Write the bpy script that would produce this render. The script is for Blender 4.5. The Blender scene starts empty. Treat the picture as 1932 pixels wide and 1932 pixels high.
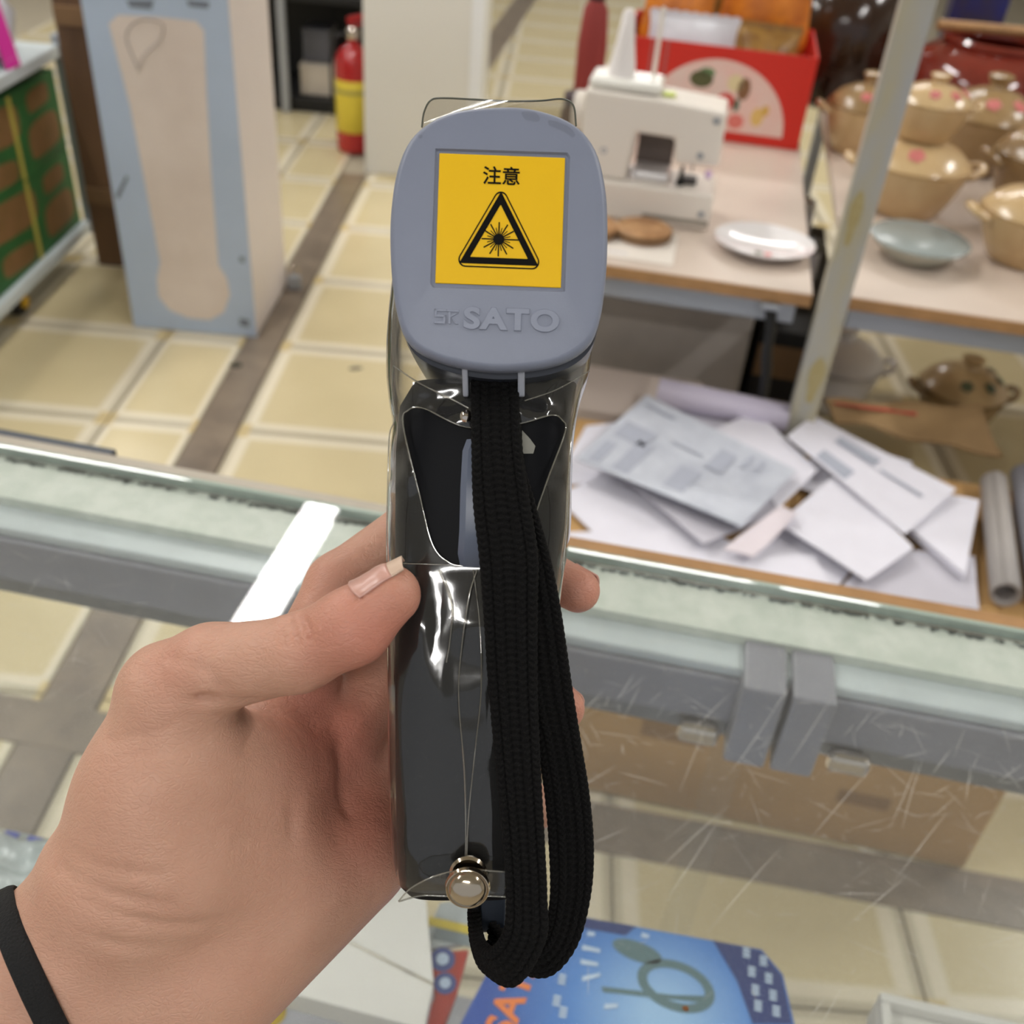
import bpy, bmesh, math, random
import numpy as np
from mathutils import Matrix, Vector

random.seed(7); rng = np.random.default_rng(5)
scene = bpy.context.scene
COL = scene.collection
R = math.radians

# ------------------------------------------------------------------ camera, world, light, exposure
CAM_ROT = Matrix(((0.996034, -0.0889729, 0.0), (0.0531155, 0.5946177, -0.8022521), (0.0713787, 0.7990704, 0.5969853)))
CAM_LOC = Vector((0.0, 0.0, 1.40))
cam_data = bpy.data.cameras.new('camera'); cam = bpy.data.objects.new('camera', cam_data); COL.objects.link(cam)
cam.matrix_world = Matrix.Translation(CAM_LOC) @ CAM_ROT.to_4x4()
cam_data.sensor_width = 36.0; cam_data.lens = 36.0
cam_data.clip_start = 0.01; cam_data.clip_end = 60
cam_data.dof.use_dof = True; cam_data.dof.focus_distance = 0.280; cam_data.dof.aperture_fstop = 15.0
scene.camera = cam

world = bpy.data.worlds.new('world'); scene.world = world; world.use_nodes = True
world.node_tree.nodes['Background'].inputs[0].default_value = (0.93, 0.96, 1.0, 1)
world.node_tree.nodes['Background'].inputs[1].default_value = 0.42

vs = scene.view_settings
scene.display_settings.display_device = 'sRGB'
vs.view_transform = 'Standard'; vs.look = 'None'; vs.gamma = 1.0; vs.exposure = 0.15; vs.use_curve_mapping = False
scene.cycles.max_bounces = 6; scene.cycles.diffuse_bounces = 3; scene.cycles.glossy_bounces = 3; scene.cycles.transmission_bounces = 2; scene.cycles.transparent_max_bounces = 24;
scene.cycles.use_adaptive_sampling = True; scene.cycles.adaptive_threshold = 0.1; scene.cycles.caustics_reflective = False
scene.cycles.caustics_refractive = False; scene.cycles.use_denoising = True; scene.cycles.sample_clamp_indirect = 6.0

LAMPS = [  # ceiling battens: centre x, y, yaw of the long axis, length, watts
    (-0.845, 2.70, R(81.5), 1.20, 26), (-1.95, 0.25, R(81.5), 1.20, 25), (1.95, 0.30, R(81.5), 1.20, 25),  # last two here are added: side light for the hand and vinyl folds
    (2.9, 2.6, R(81.5), 1.20, 34), (-2.9, 2.6, R(81.5), 1.20, 30), (-2.549, 5.330, R(-8.4), 1.60, 32), (1.201, 4.776, R(-8.4), 1.66, 34),
    (0.6, 7.6, R(81.5), 1.20, 30), (-0.25, -2.0, R(-8.4), 1.20, 28)]  # final batten is added so the vinyl wrinkles catch glints

# ------------------------------------------------------------------ helpers
def lin(c):
    return tuple(((x/255)/12.92 if x/255 <= 0.04045 else ((x/255+0.055)/1.055)**2.4) for x in c)

class NT:
    def __init__(s, name):
        s.m = bpy.data.materials.new(name); s.m.use_nodes = True
        s.t = s.m.node_tree; s.t.nodes.clear(); s.out = s.n('ShaderNodeOutputMaterial')
    def n(s, typ, **kw):
        nd = s.t.nodes.new(typ)
        for k, v in kw.items():
            if k.startswith('i_'):
                key = k[2:].replace('_', ' ')
                nd.inputs[int(key) if key.isdigit() else key].default_value = v
            else: setattr(nd, k, v)
        return nd
    def l(s, a, b): s.t.links.new(a, b)

def mat(name, rgb, rough=0.5, metal=0.0, spec=0.5, noise=0.0, nscale=20.0, rgb2=None, bump=0.0, bscale=200.0, coat=0.0, emit=0.0, sheen=0.0, trans=None, stretch=None):
    """principled surface, colour given in sRGB 0-255, optional noise mix to a second colour, optional bump"""
    N = NT(name); p = N.n('ShaderNodeBsdfPrincipled')
    c = lin(rgb)
    p.inputs['Base Color'].default_value = (*c, 1); p.inputs['Roughness'].default_value = rough
    p.inputs['Metallic'].default_value = metal; p.inputs['Specular IOR Level'].default_value = spec
    p.inputs['Coat Weight'].default_value = coat; p.inputs['Coat Roughness'].default_value = 0.06
    if emit:
        p.inputs['Emission Color'].default_value = (*c, 1); p.inputs['Emission Strength'].default_value = emit
    tc = N.n('ShaderNodeTexCoord'); mp = N.n('ShaderNodeMapping')
    if stretch: mp.inputs['Scale'].default_value = stretch
    N.l(tc.outputs['Object'], mp.inputs['Vector'])
    if rgb2 is not None or noise:
        nz = N.n('ShaderNodeTexNoise', i_Scale=nscale, i_Detail=5.0, i_Roughness=0.6)
        N.l(mp.outputs['Vector'], nz.inputs['Vector'])
        r = N.n('ShaderNodeValToRGB'); c2 = lin(rgb2) if rgb2 is not None else tuple(x*(1-noise) for x in c)
        r.color_ramp.elements[0].position = 0.35; r.color_ramp.elements[1].position = 0.65
        r.color_ramp.elements[0].color = (*c, 1); r.color_ramp.elements[1].color = (*c2, 1)
        N.l(nz.outputs['Fac'], r.inputs['Fac']); N.l(r.outputs['Color'], p.inputs['Base Color'])
    if bump:
        nb = N.n('ShaderNodeTexNoise', i_Scale=bscale, i_Detail=4.0); N.l(mp.outputs['Vector'], nb.inputs['Vector'])
        b = N.n('ShaderNodeBump', i_Strength=bump, i_Distance=0.002)
        N.l(nb.outputs['Fac'], b.inputs['Height']); N.l(b.outputs['Normal'], p.inputs['Normal'])
    N.l(p.outputs[0], N.out.inputs[0])
    return N.m

def film(name, tint, ior=1.5, gain=1.0, haze=0.03, hazecol=(0.7, 0.7, 0.68), rough=0.03, bump=0.0, bscale=60.0):
    """clear sheet: transparent plus a fresnel reflection and a little scattering haze"""
    N = NT(name)
    tr = N.n('ShaderNodeBsdfTransparent'); tr.inputs[0].default_value = (*tint, 1)
    gl = N.n('ShaderNodeBsdfGlossy', i_Roughness=rough); df = N.n('ShaderNodeBsdfDiffuse'); df.inputs[0].default_value = (*hazecol, 1)
    lw = N.n('ShaderNodeLayerWeight', i_Blend=0.5)                 # Schlick reflectance, the same from both sides of the sheet
    pw = N.n('ShaderNodeMath', operation='POWER'); pw.inputs[1].default_value = 5.0; N.l(lw.outputs['Facing'], pw.inputs[0])
    f0 = ((ior-1)/(ior+1))**2
    mu = N.n('ShaderNodeMath', operation='MULTIPLY_ADD', use_clamp=True); N.l(pw.outputs[0], mu.inputs[0])
    mu.inputs[1].default_value = (1-f0)*gain; mu.inputs[2].default_value = f0*gain
    m1 = N.n('ShaderNodeMixShader'); m1.inputs[0].default_value = haze
    N.l(tr.outputs[0], m1.inputs[1]); N.l(df.outputs[0], m1.inputs[2])
    m2 = N.n('ShaderNodeMixShader'); N.l(mu.outputs[0], m2.inputs[0]); N.l(m1.outputs[0], m2.inputs[1]); N.l(gl.outputs[0], m2.inputs[2])
    if bump:
        tc = N.n('ShaderNodeTexCoord'); nb = N.n('ShaderNodeTexNoise', i_Scale=bscale, i_Detail=2.0)
        N.l(tc.outputs['Object'], nb.inputs['Vector'])
        b = N.n('ShaderNodeBump', i_Strength=bump, i_Distance=0.003); N.l(nb.outputs['Fac'], b.inputs['Height'])
        N.l(b.outputs['Normal'], gl.inputs['Normal']); N.l(b.outputs['Normal'], lw.inputs['Normal'])
    N.l(m2.outputs[0], N.out.inputs[0])
    return N.m

def catmull(pts, n, closed=False):
    pts = [np.array(p, float) for p in pts]; out = []
    m = len(pts); segs = m if closed else m-1
    for i in range(segs):
        if closed: p0, p1, p2, p3 = pts[i-1], pts[i], pts[(i+1) % m], pts[(i+2) % m]
        else:
            p1, p2 = pts[i], pts[i+1]; p0 = pts[i-1] if i else 2*p1-p2; p3 = pts[i+2] if i+2 < m else 2*p2-p1
        for j in range(n):
            t = j/n
            out.append(0.5*((2*p1)+(-p0+p2)*t+(2*p0-5*p1+4*p2-p3)*t*t+(-p0+3*p1-3*p2+p3)*t**3))
    if not closed: out.append(pts[-1])
    return out

class MB:
    def __init__(s): s.v = []; s.f = []
    def add(s, v, f):
        o = len(s.v); s.v += [tuple(float(c) for c in p) for p in v]; s.f += [tuple(int(i)+o for i in q) for q in f]; return s
    def box(s, x0, x1, y0, y1, z0, z1):
        return s.add([(x0,y0,z0),(x1,y0,z0),(x1,y1,z0),(x0,y1,z0),(x0,y0,z1),(x1,y0,z1),(x1,y1,z1),(x0,y1,z1)],
                     [(0,3,2,1),(4,5,6,7),(0,1,5,4),(1,2,6,5),(2,3,7,6),(3,0,4,7)])
    def hexa(s, low, high):
        return s.add(list(low)+list(high), [(0,3,2,1),(4,5,6,7),(0,1,5,4),(1,2,6,5),(2,3,7,6),(3,0,4,7)])
    def lathe(s, prof, n=32, c=(0,0,0), sx=1, sy=1):
        v = []; f = []
        for r, z in prof:
            for i in range(n):
                a = 2*math.pi*i/n; v.append((c[0]+r*sx*math.cos(a), c[1]+r*sy*math.sin(a), c[2]+z))
        for k in range(len(prof)-1):
            for i in range(n):
                j = (i+1) % n; f.append((k*n+i, k*n+j, (k+1)*n+j, (k+1)*n+i))
        if prof[0][0] > 1e-6: f.append(tuple(reversed(range(n))))
        if prof[-1][0] > 1e-6: f.append(tuple(range((len(prof)-1)*n, len(prof)*n)))
        return s.add(v, f)
    def tube(s, pts, r, n=8, closed=False, flat=1.0):
        pts = [Vector(p) for p in pts]; m = len(pts); v = []; f = []; ref = None
        for i, p in enumerate(pts):
            a = pts[i-1] if (i or closed) else p; b = pts[(i+1) % m] if (i+1 < m or closed) else p
            t = (b-a).normalized()
            if ref is None: ref = t.orthogonal().normalized()
            ref = (ref-t*ref.dot(t)).normalized(); w = t.cross(ref)
            rr = r[i] if isinstance(r, (list, tuple)) else r
            for k in range(n):
                q = 2*math.pi*k/n; v.append(p+ref*math.cos(q)*rr+w*math.sin(q)*rr*flat)
        for i in range(m if closed else m-1):
            j = (i+1) % m
            for k in range(n):
                l = (k+1) % n; f.append((i*n+k, i*n+l, j*n+l, j*n+k))
        if not closed: f.append(tuple(reversed(range(n)))); f.append(tuple(range((m-1)*n, m*n)))
        return s.add(v, f)
    def plate(s, poly, nrm, th):
        """flat polygon (list of 3-D points) thickened by th along nrm"""
        n = len(poly); nrm = Vector(nrm).normalized()
        top = [Vector(p)+nrm*th for p in poly]; bot = [Vector(p) for p in poly]
        f = [tuple(range(n)), tuple(reversed(range(n, 2*n)))]
        for i in range(n):
            j = (i+1) % n; f.append((j, i, n+i, n+j))
        return s.add(top+bot, f)
    def rings(s, rings, cap0=True, cap1=True):
        n = len(rings[0]); v = [p for r in rings for p in r]; f = []
        for k in range(len(rings)-1):
            for i in range(n):
                j = (i+1) % n; f.append((k*n+i, k*n+j, (k+1)*n+j, (k+1)*n+i))
        if cap0: f.append(tuple(reversed(range(n))))
        if cap1: f.append(tuple(range((len(rings)-1)*n, len(rings)*n)))
        return s.add(v, f)
    def xform(s, M):
        s.v = [tuple(M @ Vector(p)) for p in s.v]; return s
    def build(s, name, m, parent=None, smooth=None, bevel=0, seg=2):
        me = bpy.data.meshes.new(name); me.from_pydata(s.v, [], s.f)
        bm = bmesh.new(); bm.from_mesh(me); bmesh.ops.recalc_face_normals(bm, faces=bm.faces); bm.to_mesh(me); bm.free()
        me.materials.append(m)
        if smooth is not None:
            me.shade_smooth(); me.set_sharp_from_angle(angle=R(smooth))
        o = bpy.data.objects.new(name, me); COL.objects.link(o)
        if parent is not None: o.parent = parent
        if bevel:
            b = o.modifiers.new('bevel', 'BEVEL'); b.width = bevel; b.segments = seg; b.limit_method = 'ANGLE'; b.angle_limit = R(40)
        return o

def tag(o, label=None, cat=None, group=None, kind=None):
    if label: o['label'] = label
    if cat: o['category'] = cat
    if group: o['group'] = group
    if kind: o['kind'] = kind
    return o

def thing(name, label, cat, loc=(0,0,0), rotz=0.0, group=None, matrix=None):
    o = bpy.data.objects.new(name, None); COL.objects.link(o); o.empty_display_size = 0.02
    if matrix is not None: o.matrix_world = matrix
    else: o.location = loc; o.rotation_euler = (0, 0, rotz)
    return tag(o, label, cat, group)

def copy_tree(o, parent=None):
    c = o.copy(); COL.objects.link(c); c.parent = parent
    for ch in [x for x in COL.objects if x.parent == o]: copy_tree(ch, c)
    return c

def text_mb(body, size, depth, bevel=0.0, offset=0.0, sx=1.0, spacing=1.0):
    """lettering centred on the origin in the xy plane, front towards +z"""
    cu = bpy.data.curves.new('lettering', 'FONT'); cu.body = body; cu.size = size; cu.extrude = depth/2; cu.bevel_depth = bevel
    cu.offset = offset; cu.align_x = 'CENTER'; cu.align_y = 'CENTER'; cu.space_character = spacing; cu.resolution_u = 6
    o = bpy.data.objects.new('lettering', cu); COL.objects.link(o)
    dg = bpy.context.evaluated_depsgraph_get(); me = bpy.data.meshes.new_from_object(o.evaluated_get(dg))
    mb = MB(); mb.add([(v.co.x*sx, v.co.y, v.co.z) for v in me.vertices], [tuple(p.vertices) for p in me.polygons])
    bpy.data.objects.remove(o); bpy.data.curves.remove(cu); bpy.data.meshes.remove(me)
    return mb

YAW = R(-8.4)                     # counter, carton and display tables stand askew to the floor grid
KM = Matrix.Rotation(YAW, 4, 'Z')
def KW(x, y, z=0.0): return tuple(KM @ Vector((x, y, z)))

# ------------------------------------------------------------------ materials
M = {}
M['wall'] = mat('wall paint', (214, 212, 205), 0.8)
M['ceiling'] = mat('ceiling paint', (205, 205, 200), 0.9)
M['grout'] = mat('tile grout', (170, 160, 140), 0.8)
M['stone'] = mat('grey stone strip', (138, 124, 108), 0.3, rgb2=(112, 100, 88), nscale=9, spec=0.4)
M['alu'] = mat('brushed aluminium', (150, 152, 156), 0.35, metal=0.85, noise=0.15, nscale=40)
M['alu_paint'] = mat('grey painted rail', (150, 150, 158), 0.4, noise=0.1, nscale=30)
M['sealant'] = mat('milky sealant', (224, 228, 218), 0.5, rgb2=(204, 212, 200), nscale=60)
M['white_rail'] = mat('white rail', (205, 214, 216), 0.35, noise=0.08, nscale=30)
M['chrome'] = mat('chrome', (215, 205, 195), 0.12, metal=1.0)
M['wood'] = mat('brown shelf edge', (176, 132, 84), 0.5, noise=0.2, nscale=30)
M['laminate'] = mat('pale laminate', (206, 190, 176), 0.35, noise=0.06, nscale=6)
M['cardboard'] = mat('cardboard', (190, 150, 96), 0.8, rgb2=(176, 138, 88), nscale=5)
M['card_dark'] = mat('brown card', (120, 92, 62), 0.85, noise=0.2, nscale=10)
M['paper'] = mat('white paper', (226, 224, 234), 0.75, noise=0.05, nscale=12)
M['paper_grey'] = mat('grey printed paper', (200, 204, 214), 0.6, rgb2=(180, 184, 196), nscale=14)
M['paper_dim'] = mat('greyish paper', (196, 193, 203), 0.75, noise=0.06, nscale=10)
M['kraft'] = mat('kraft paper', (158, 128, 88), 0.8, rgb2=(140, 112, 76), nscale=12, bump=0.4, bscale=40)
M['ink'] = mat('dark ink', (96, 98, 108), 0.7)
M['black'] = mat('black plastic', (16, 16, 18), 0.5)
M['dark'] = mat('dark shelf', (20, 20, 22), 0.6)
M['white_plastic'] = mat('cream white plastic', (228, 220, 210), 0.35)
M['white_gloss'] = mat('white enamel', (232, 228, 228), 0.12, spec=0.6)
M['steel'] = mat('grey steel', (160, 164, 170), 0.4, metal=0.3)
M['red'] = mat('red carton', (205, 38, 22), 0.45)
M['red_paint'] = mat('red enamel', (168, 22, 26), 0.25, coat=0.5)
M['yellow_label'] = mat('yellow label', (212, 190, 60), 0.5)
M['orange_bag'] = mat('orange foil bag', (226, 136, 40), 0.35, rgb2=(180, 96, 30), nscale=16, bump=0.6, bscale=30)
M['brown_bag'] = mat('brown foil bag', (120, 84, 40), 0.35, rgb2=(170, 130, 60), nscale=20, bump=0.6, bscale=30)
M['white_bag'] = mat('white plastic bag', (220, 220, 226), 0.3, noise=0.15, nscale=10, bump=0.5, bscale=18)
M['magenta'] = mat('magenta card', (206, 46, 150), 0.5)
M['green_card'] = mat('green printed carton', (44, 108, 52), 0.5, rgb2=(38, 92, 46), nscale=6)
M['clay'] = mat('cream stoneware', (206, 178, 134), 0.22, rgb2=(188, 156, 112), nscale=8, spec=0.6)
M['clay_dark'] = mat('tan stoneware', (160, 132, 92), 0.25, rgb2=(130, 102, 66), nscale=9, spec=0.6)
M['maroon'] = mat('maroon glaze', (128, 50, 38), 0.12, rgb2=(98, 36, 26), nscale=5, spec=0.7)
M['brown_glaze'] = mat('dark brown glaze', (54, 34, 22), 0.15, rgb2=(34, 22, 16), nscale=6, spec=0.6)
M['celadon'] = mat('blue grey glaze', (192, 192, 178), 0.25, rgb2=(174, 178, 166), nscale=20, spec=0.6)
M['pink_glaze'] = mat('pink glaze', (206, 112, 108), 0.3)
M['green_glaze'] = mat('green glaze', (84, 96, 70), 0.3)

def tile_material():
    """beige tile with its printed cream border and tan corner spots"""
    N = NT('beige floor tile'); p = N.n('ShaderNodeBsdfPrincipled', i_Roughness=0.22); p.inputs['Specular IOR Level'].default_value = 0.5
    tc = N.n('ShaderNodeTexCoord'); sp = N.n('ShaderNodeSeparateXYZ'); N.l(tc.outputs['Generated'], sp.inputs[0])
    def edge(sock):
        a = N.n('ShaderNodeMath', operation='SUBTRACT'); N.l(sock, a.inputs[0]); a.inputs[1].default_value = 0.5
        b = N.n('ShaderNodeMath', operation='ABSOLUTE'); N.l(a.outputs[0], b.inputs[0]); return b.outputs[0]
    ex, ey = edge(sp.outputs[0]), edge(sp.outputs[1])
    mx = N.n('ShaderNodeMath', operation='MAXIMUM'); N.l(ex, mx.inputs[0]); N.l(ey, mx.inputs[1])
    mn = N.n('ShaderNodeMath', operation='MINIMUM'); N.l(ex, mn.inputs[0]); N.l(ey, mn.inputs[1])
    nz = N.n('ShaderNodeTexNoise', i_Scale=6.0, i_Detail=4.0); N.l(tc.outputs['Object'], nz.inputs['Vector'])
    base = N.n('ShaderNodeValToRGB'); base.color_ramp.elements[0].color = (*lin((214, 199, 160)), 1); base.color_ramp.elements[1].color = (*lin((200, 185, 146)), 1)
    N.l(nz.outputs[0], base.inputs[0])
    s1 = N.n('ShaderNodeMapRange', interpolation_type='SMOOTHSTEP'); s1.inputs[1].default_value = 0.405; s1.inputs[2].default_value = 0.425; N.l(mx.outputs[0], s1.inputs[0])
    m1 = N.n('ShaderNodeMix', data_type='RGBA'); N.l(s1.outputs[0], m1.inputs[0]); N.l(base.outputs[0], m1.inputs[6]); m1.inputs[7].default_value = (*lin((224, 214, 190)), 1)
    s3 = N.n('ShaderNodeMapRange', interpolation_type='SMOOTHSTEP'); s3.inputs[1].default_value = 0.465; s3.inputs[2].default_value = 0.475; N.l(mx.outputs[0], s3.inputs[0])
    m3 = N.n('ShaderNodeMix', data_type='RGBA'); N.l(s3.outputs[0], m3.inputs[0]); N.l(m1.outputs[2], m3.inputs[6]); m3.inputs[7].default_value = (*lin((196, 186, 162)), 1)
    s2 = N.n('ShaderNodeMapRange', interpolation_type='SMOOTHSTEP'); s2.inputs[1].default_value = 0.43; s2.inputs[2].default_value = 0.445; N.l(mn.outputs[0], s2.inputs[0])
    m2 = N.n('ShaderNodeMix', data_type='RGBA'); N.l(s2.outputs[0], m2.inputs[0]); N.l(m3.outputs[2], m2.inputs[6]); m2.inputs[7].default_value = (*lin((206, 186, 140)), 1)
    N.l(m2.outputs[2], p.inputs['Base Color']); N.l(p.outputs[0], N.out.inputs[0])
    return N.m
M['tile'] = tile_material()

# ------------------------------------------------------------------ room shell
floor = MB().box(-5, 5, -3, 12, -0.05, -0.008).build('floor', M['grout']); tag(floor, kind='structure')
T = 0.45
def tile_mesh(w, d):
    return MB().box(-w/2, w/2, -d/2, d/2, -0.008, 0.0)
tproto = {}
def put_tile(x0, x1, y0, y1):
    w, d = round(x1-x0-0.004, 4), round(y1-y0-0.004, 4)
    if (w, d) not in tproto:
        o = tile_mesh(w, d).build('tile', M['tile'], floor, bevel=0.0015, seg=1); tproto[(w, d)] = o
    else:
        o = tproto[(w, d)].copy(); COL.objects.link(o)
    o.location = ((x0+x1)/2, (y0+y1)/2, 0)
ys = [2.12-4*T+k*T for k in range(18)]
for y in ys:
    for k in range(6): put_tile(-0.694+k*T, -0.694+(k+1)*T, y, y+T)
    put_tile(-1.016, -0.797, y, y+T)
    for k in range(4): put_tile(-1.016-(k+1)*T, -1.016-k*T, y, y+T)
# grey stone strips laid in the floor
MB().box(-0.795, -0.696, 0.0, 4.03, -0.008, 0.002).build('stone_strip', M['stone'], floor, bevel=0.001, seg=1)
s2 = MB().box(-2.2, 2.2, -0.047, 0.047, -0.007, 0.0035).build('stone_strip', M['stone'], floor, bevel=0.001, seg=1)
s2.location = (-0.2, 1.087, 0); s2.rotation_euler = (0, 0, R(-6.5))
s3 = MB().box(-0.07, 0.07, -2.0, 2.0, -0.007, 0.0025).build('stone_strip', M['stone'], floor, bevel=0.001, seg=1)
s3.location = (-0.30, 7.0, 0); s3.rotation_euler = (0, 0, R(-5.0))

tag(MB().box(-5, 5, -3, 12, 3.05, 3.15).build('ceiling', M['ceiling']), kind='structure')
tag(MB().box(-5, 5, 12, 12.1, 0, 3.05).build('wall_back', M['wall']), kind='structure')
tag(MB().box(-5.1, -5, -3, 12, 0, 3.05).build('wall_left', M['wall']), kind='structure')
tag(MB().box(5, 5.1, -3, 12, 0, 3.05).build('wall_right', M['wall']), kind='structure')

M['lamp_body'] = mat('lamp housing', (235, 235, 232), 0.4)
M['lamp_glow'] = mat('lamp diffuser', (250, 252, 255), 0.5, emit=9.0)
M['lamp_glow'].cycles.emission_sampling = 'NONE'      # the battens' light comes from their area lamps
lamp_spots = ['above the aisle with the tall pale blue box', 'above the left end of the glass counter, added as side light', 'above the right end of the glass counter, added as side light', 'above the far end of the pottery table',
              'above the rack with green cartons', 'beyond the dark rack', 'above the big maroon urn', 'above the far floor', 'on the customer side, added for glints on the vinyl']
for (x, y, rz, ln, w), where in zip(LAMPS, lamp_spots):
    t = thing('ceiling_lamp', 'white batten lamp on the ceiling ' + where, 'lamp', (x, y, 3.05), rz)
    MB().box(-ln/2, ln/2, -0.075, 0.075, -0.045, 0.0).build('housing', M['lamp_body'], t, bevel=0.006)
    MB().box(-ln/2+0.01, ln/2-0.01, -0.066, 0.066, -0.058, -0.0455).build('diffuser', M['lamp_glow'], t, bevel=0.004)
    la = bpy.data.lights.new('batten_light', 'AREA'); la.shape = 'RECTANGLE'; la.size = ln; la.size_y = 0.13; la.energy = w; la.color = (1.0, 0.975, 0.94)
    lo = bpy.data.objects.new('batten_light', la); COL.objects.link(lo); lo.parent = t; lo.location = (0, 0, -0.062)

# ================================================================== GLASS COUNTER
M['glass'] = film('counter glass', (0.975, 0.985, 0.98), 1.5, 1.0, 0.03, (0.80, 0.80, 0.78), 0.015)
M['glass_thin'] = film('shelf glass', (0.985, 0.99, 0.985), 1.45, 0.6, 0.012, (0.75, 0.76, 0.75), 0.02)
M['glass_edge'] = mat('green glass edge', (170, 186, 176), 0.06, spec=1.0)
M['scratch'] = film('scratch', (1, 1, 1), 1.3, 0.5, 0.55, (0.9, 0.88, 0.82), 0.3)
M['grime'] = mat('dark grime', (86, 92, 88), 0.7)
GX0, GX1, GY0, GY1, GZ = -1.15, 0.95, 0.06, 0.571, 0.95
ct = thing('display_counter', 'glass display counter with scratched top and grey rails', 'counter', (0, 0, 0), YAW)
MB().box(GX0, GX1, GY0, GY1-0.0045, GZ-0.008, GZ).build('top_glass', M['glass'], ct)
fy, ft = 0.0030, math.tan(R(6.6))          # ground facet along the rear edge, leaning back 6.6 degrees, then the rounded nose
prof = [(0.0, GZ-0.008), (0.0, GZ-0.00001), (fy, GZ-fy*ft)]+[(fy+0.0030*math.sin(a), GZ-fy*ft-0.0034*(1-math.cos(a))) for a in np.linspace(0.3, math.pi*0.62, 7)]+[(fy, GZ-0.008)]
ring = lambda x: [(x, GY1-0.0039+p[0]-0.0005, p[1]) for p in prof]
MB().rings([ring(GX0), ring(GX1)]).build('polished_edge', M['glass_edge'], ct, smooth=4)
MB().box(-0.17, GX1, GY1+0.0035, GY1+0.016, 0.925, 0.9465).build('wood_strip', M['wood'], ct, bevel=0.001)
MB().box(GX0, -0.171, GY1+0.0035, GY1+0.014, 0.925, 0.9465).build('grey_strip', mat('beige grey strip', (176, 166, 150), 0.5, noise=0.1), ct, bevel=0.001)
MB().box(GX0, -0.40, GY1+0.0145, GY1+0.024, 0.925, 0.9450).build('dark_gasket', mat('dark slate gasket', (54, 60, 70), 0.5), ct, bevel=0.001)
# rear rail under the glass: milky sealant bed, pale rail, grey lip, lower lip
MB().box(GX0, GX1, 0.520, 0.566, 0.934, 0.9415).build('sealant_bed', M['sealant'], ct)
MB().box(GX0, GX1, 0.497, 0.530, 0.925, 0.9335).build('rail_top', M['white_rail'], ct, bevel=0.002)
MB().box(GX0, GX1, 0.494, 0.566, 0.885, 0.9245).build('rail', M['alu_paint'], ct, bevel=0.002)
MB().box(GX0, GX1, 0.500, 0.558, 0.866, 0.8845).build('rail_lip', M['alu'], ct, bevel=0.002)
gb = MB()
for i in range(420):
    x = random.uniform(-0.62, 0.42); w = random.uniform(0.002, 0.010); h = random.uniform(0.0008, 0.0045)
    y0 = 0.5655-random.uniform(0, 0.002)
    gb.add([(x, y0, 0.94165), (x+w, y0, 0.94165), (x+w*0.7, y0-h, 0.94165), (x+w*0.2, y0-h*1.2, 0.94165)], [(0, 1, 2, 3)])
gb.build('grime', M['grime'], ct)['kind'] = 'stuff'
for x in (0.100, 0.131):                 # the joint where two rails meet
    MB().box(x-0.0135, x+0.0135, 0.476, 0.558, 0.868, 0.9385).build('joint_plate', M['alu_paint'], ct, bevel=0.002)
for x in (0.068, 0.168):
    MB().box(x-0.014, x+0.014, 0.484, 0.495, 0.868, 0.884).build('clip', M['chrome'], ct, bevel=0.004)
MB().box(GX0, GX1, 0.10, 0.49, 0.772, 0.778).build('shelf_glass', M['glass_thin'], ct)
for x0, x1, y in ((GX0, 0.113, 0.540), (0.09, GX1, 0.552)):
    MB().box(x0, x1, y, y+0.005, 0.30, 0.866).build('sliding_pane', M['glass_thin'], ct)
MB().box(GX0, GX1, GY0+0.004, GY0+0.010, 0.30, 0.9415).build('front_glass', M['glass_thin'], ct)
for x in (GX0, GX1-0.006): MB().box(x, x+0.006, GY0+0.011, 0.535, 0.30, 0.9415).build('side_glass', M['glass_thin'], ct)
MB().box(GX0, GX1, GY0, 0.58, 0.08, 0.295).build('plinth', M['alu_paint'], ct, bevel=0.004)
for x in (GX0+0.02, GX1-0.05):
    for y in (GY0+0.02, 0.53): MB().box(x, x+0.03, y, y+0.03, 0.0, 0.08).build('foot', M['black'], ct)
for x in (GX0+0.015, GX1-0.035):         # shelf carriers
    MB().box(x, x+0.02, 0.10, 0.49, 0.760, 0.7715).build('shelf_bracket', M['alu'], ct)
sb = MB()
def scratch(x, y, a, ln, w):
    n = 4; ca, sa = math.cos(a), math.sin(a); pts = []; bend = random.uniform(-0.06, 0.06)
    for i in range(n+1):
        t = i/n*ln; b = bend*t*(1-i/n)
        ww = w*math.sin(math.pi*(0.06+0.88*i/n)); cx, cy = x+ca*t-sa*b, y+sa*t+ca*b
        pts.append(((cx-sa*ww, cy+ca*ww, GZ+0.0002), (cx+sa*ww, cy-ca*ww, GZ+0.0002)))
    for (a0, a1), (b0, b1) in zip(pts, pts[1:]): sb.add([a0, a1, b1, b0], [(0, 1, 2, 3)])
for i in range(330):
    scratch(random.uniform(-0.02, 0.30), random.gauss(0.40, 0.06), random.choice([R(-15), R(60), R(110), R(20)])+random.gauss(0, 0.35), random.choice([0.003, 0.005, 0.008, 0.015, 0.028]), random.uniform(0.00006, 0.00014))
for i in range(230):
    scratch(random.uniform(-0.48, 0.0), random.gauss(0.40, 0.07), random.choice([R(-15), R(60), R(110), R(40)])+random.gauss(0, 0.4), random.choice([0.003, 0.006, 0.012, 0.022]), random.uniform(0.00006, 0.00013))
for i in range(12):
    scratch(random.uniform(0.02, 0.2), random.uniform(0.28, 0.42), R(62)+random.gauss(0, 0.12), random.uniform(0.04, 0.08), 0.00013)
sb.build('scratches', M['scratch'], ct)['kind'] = 'stuff'

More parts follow.
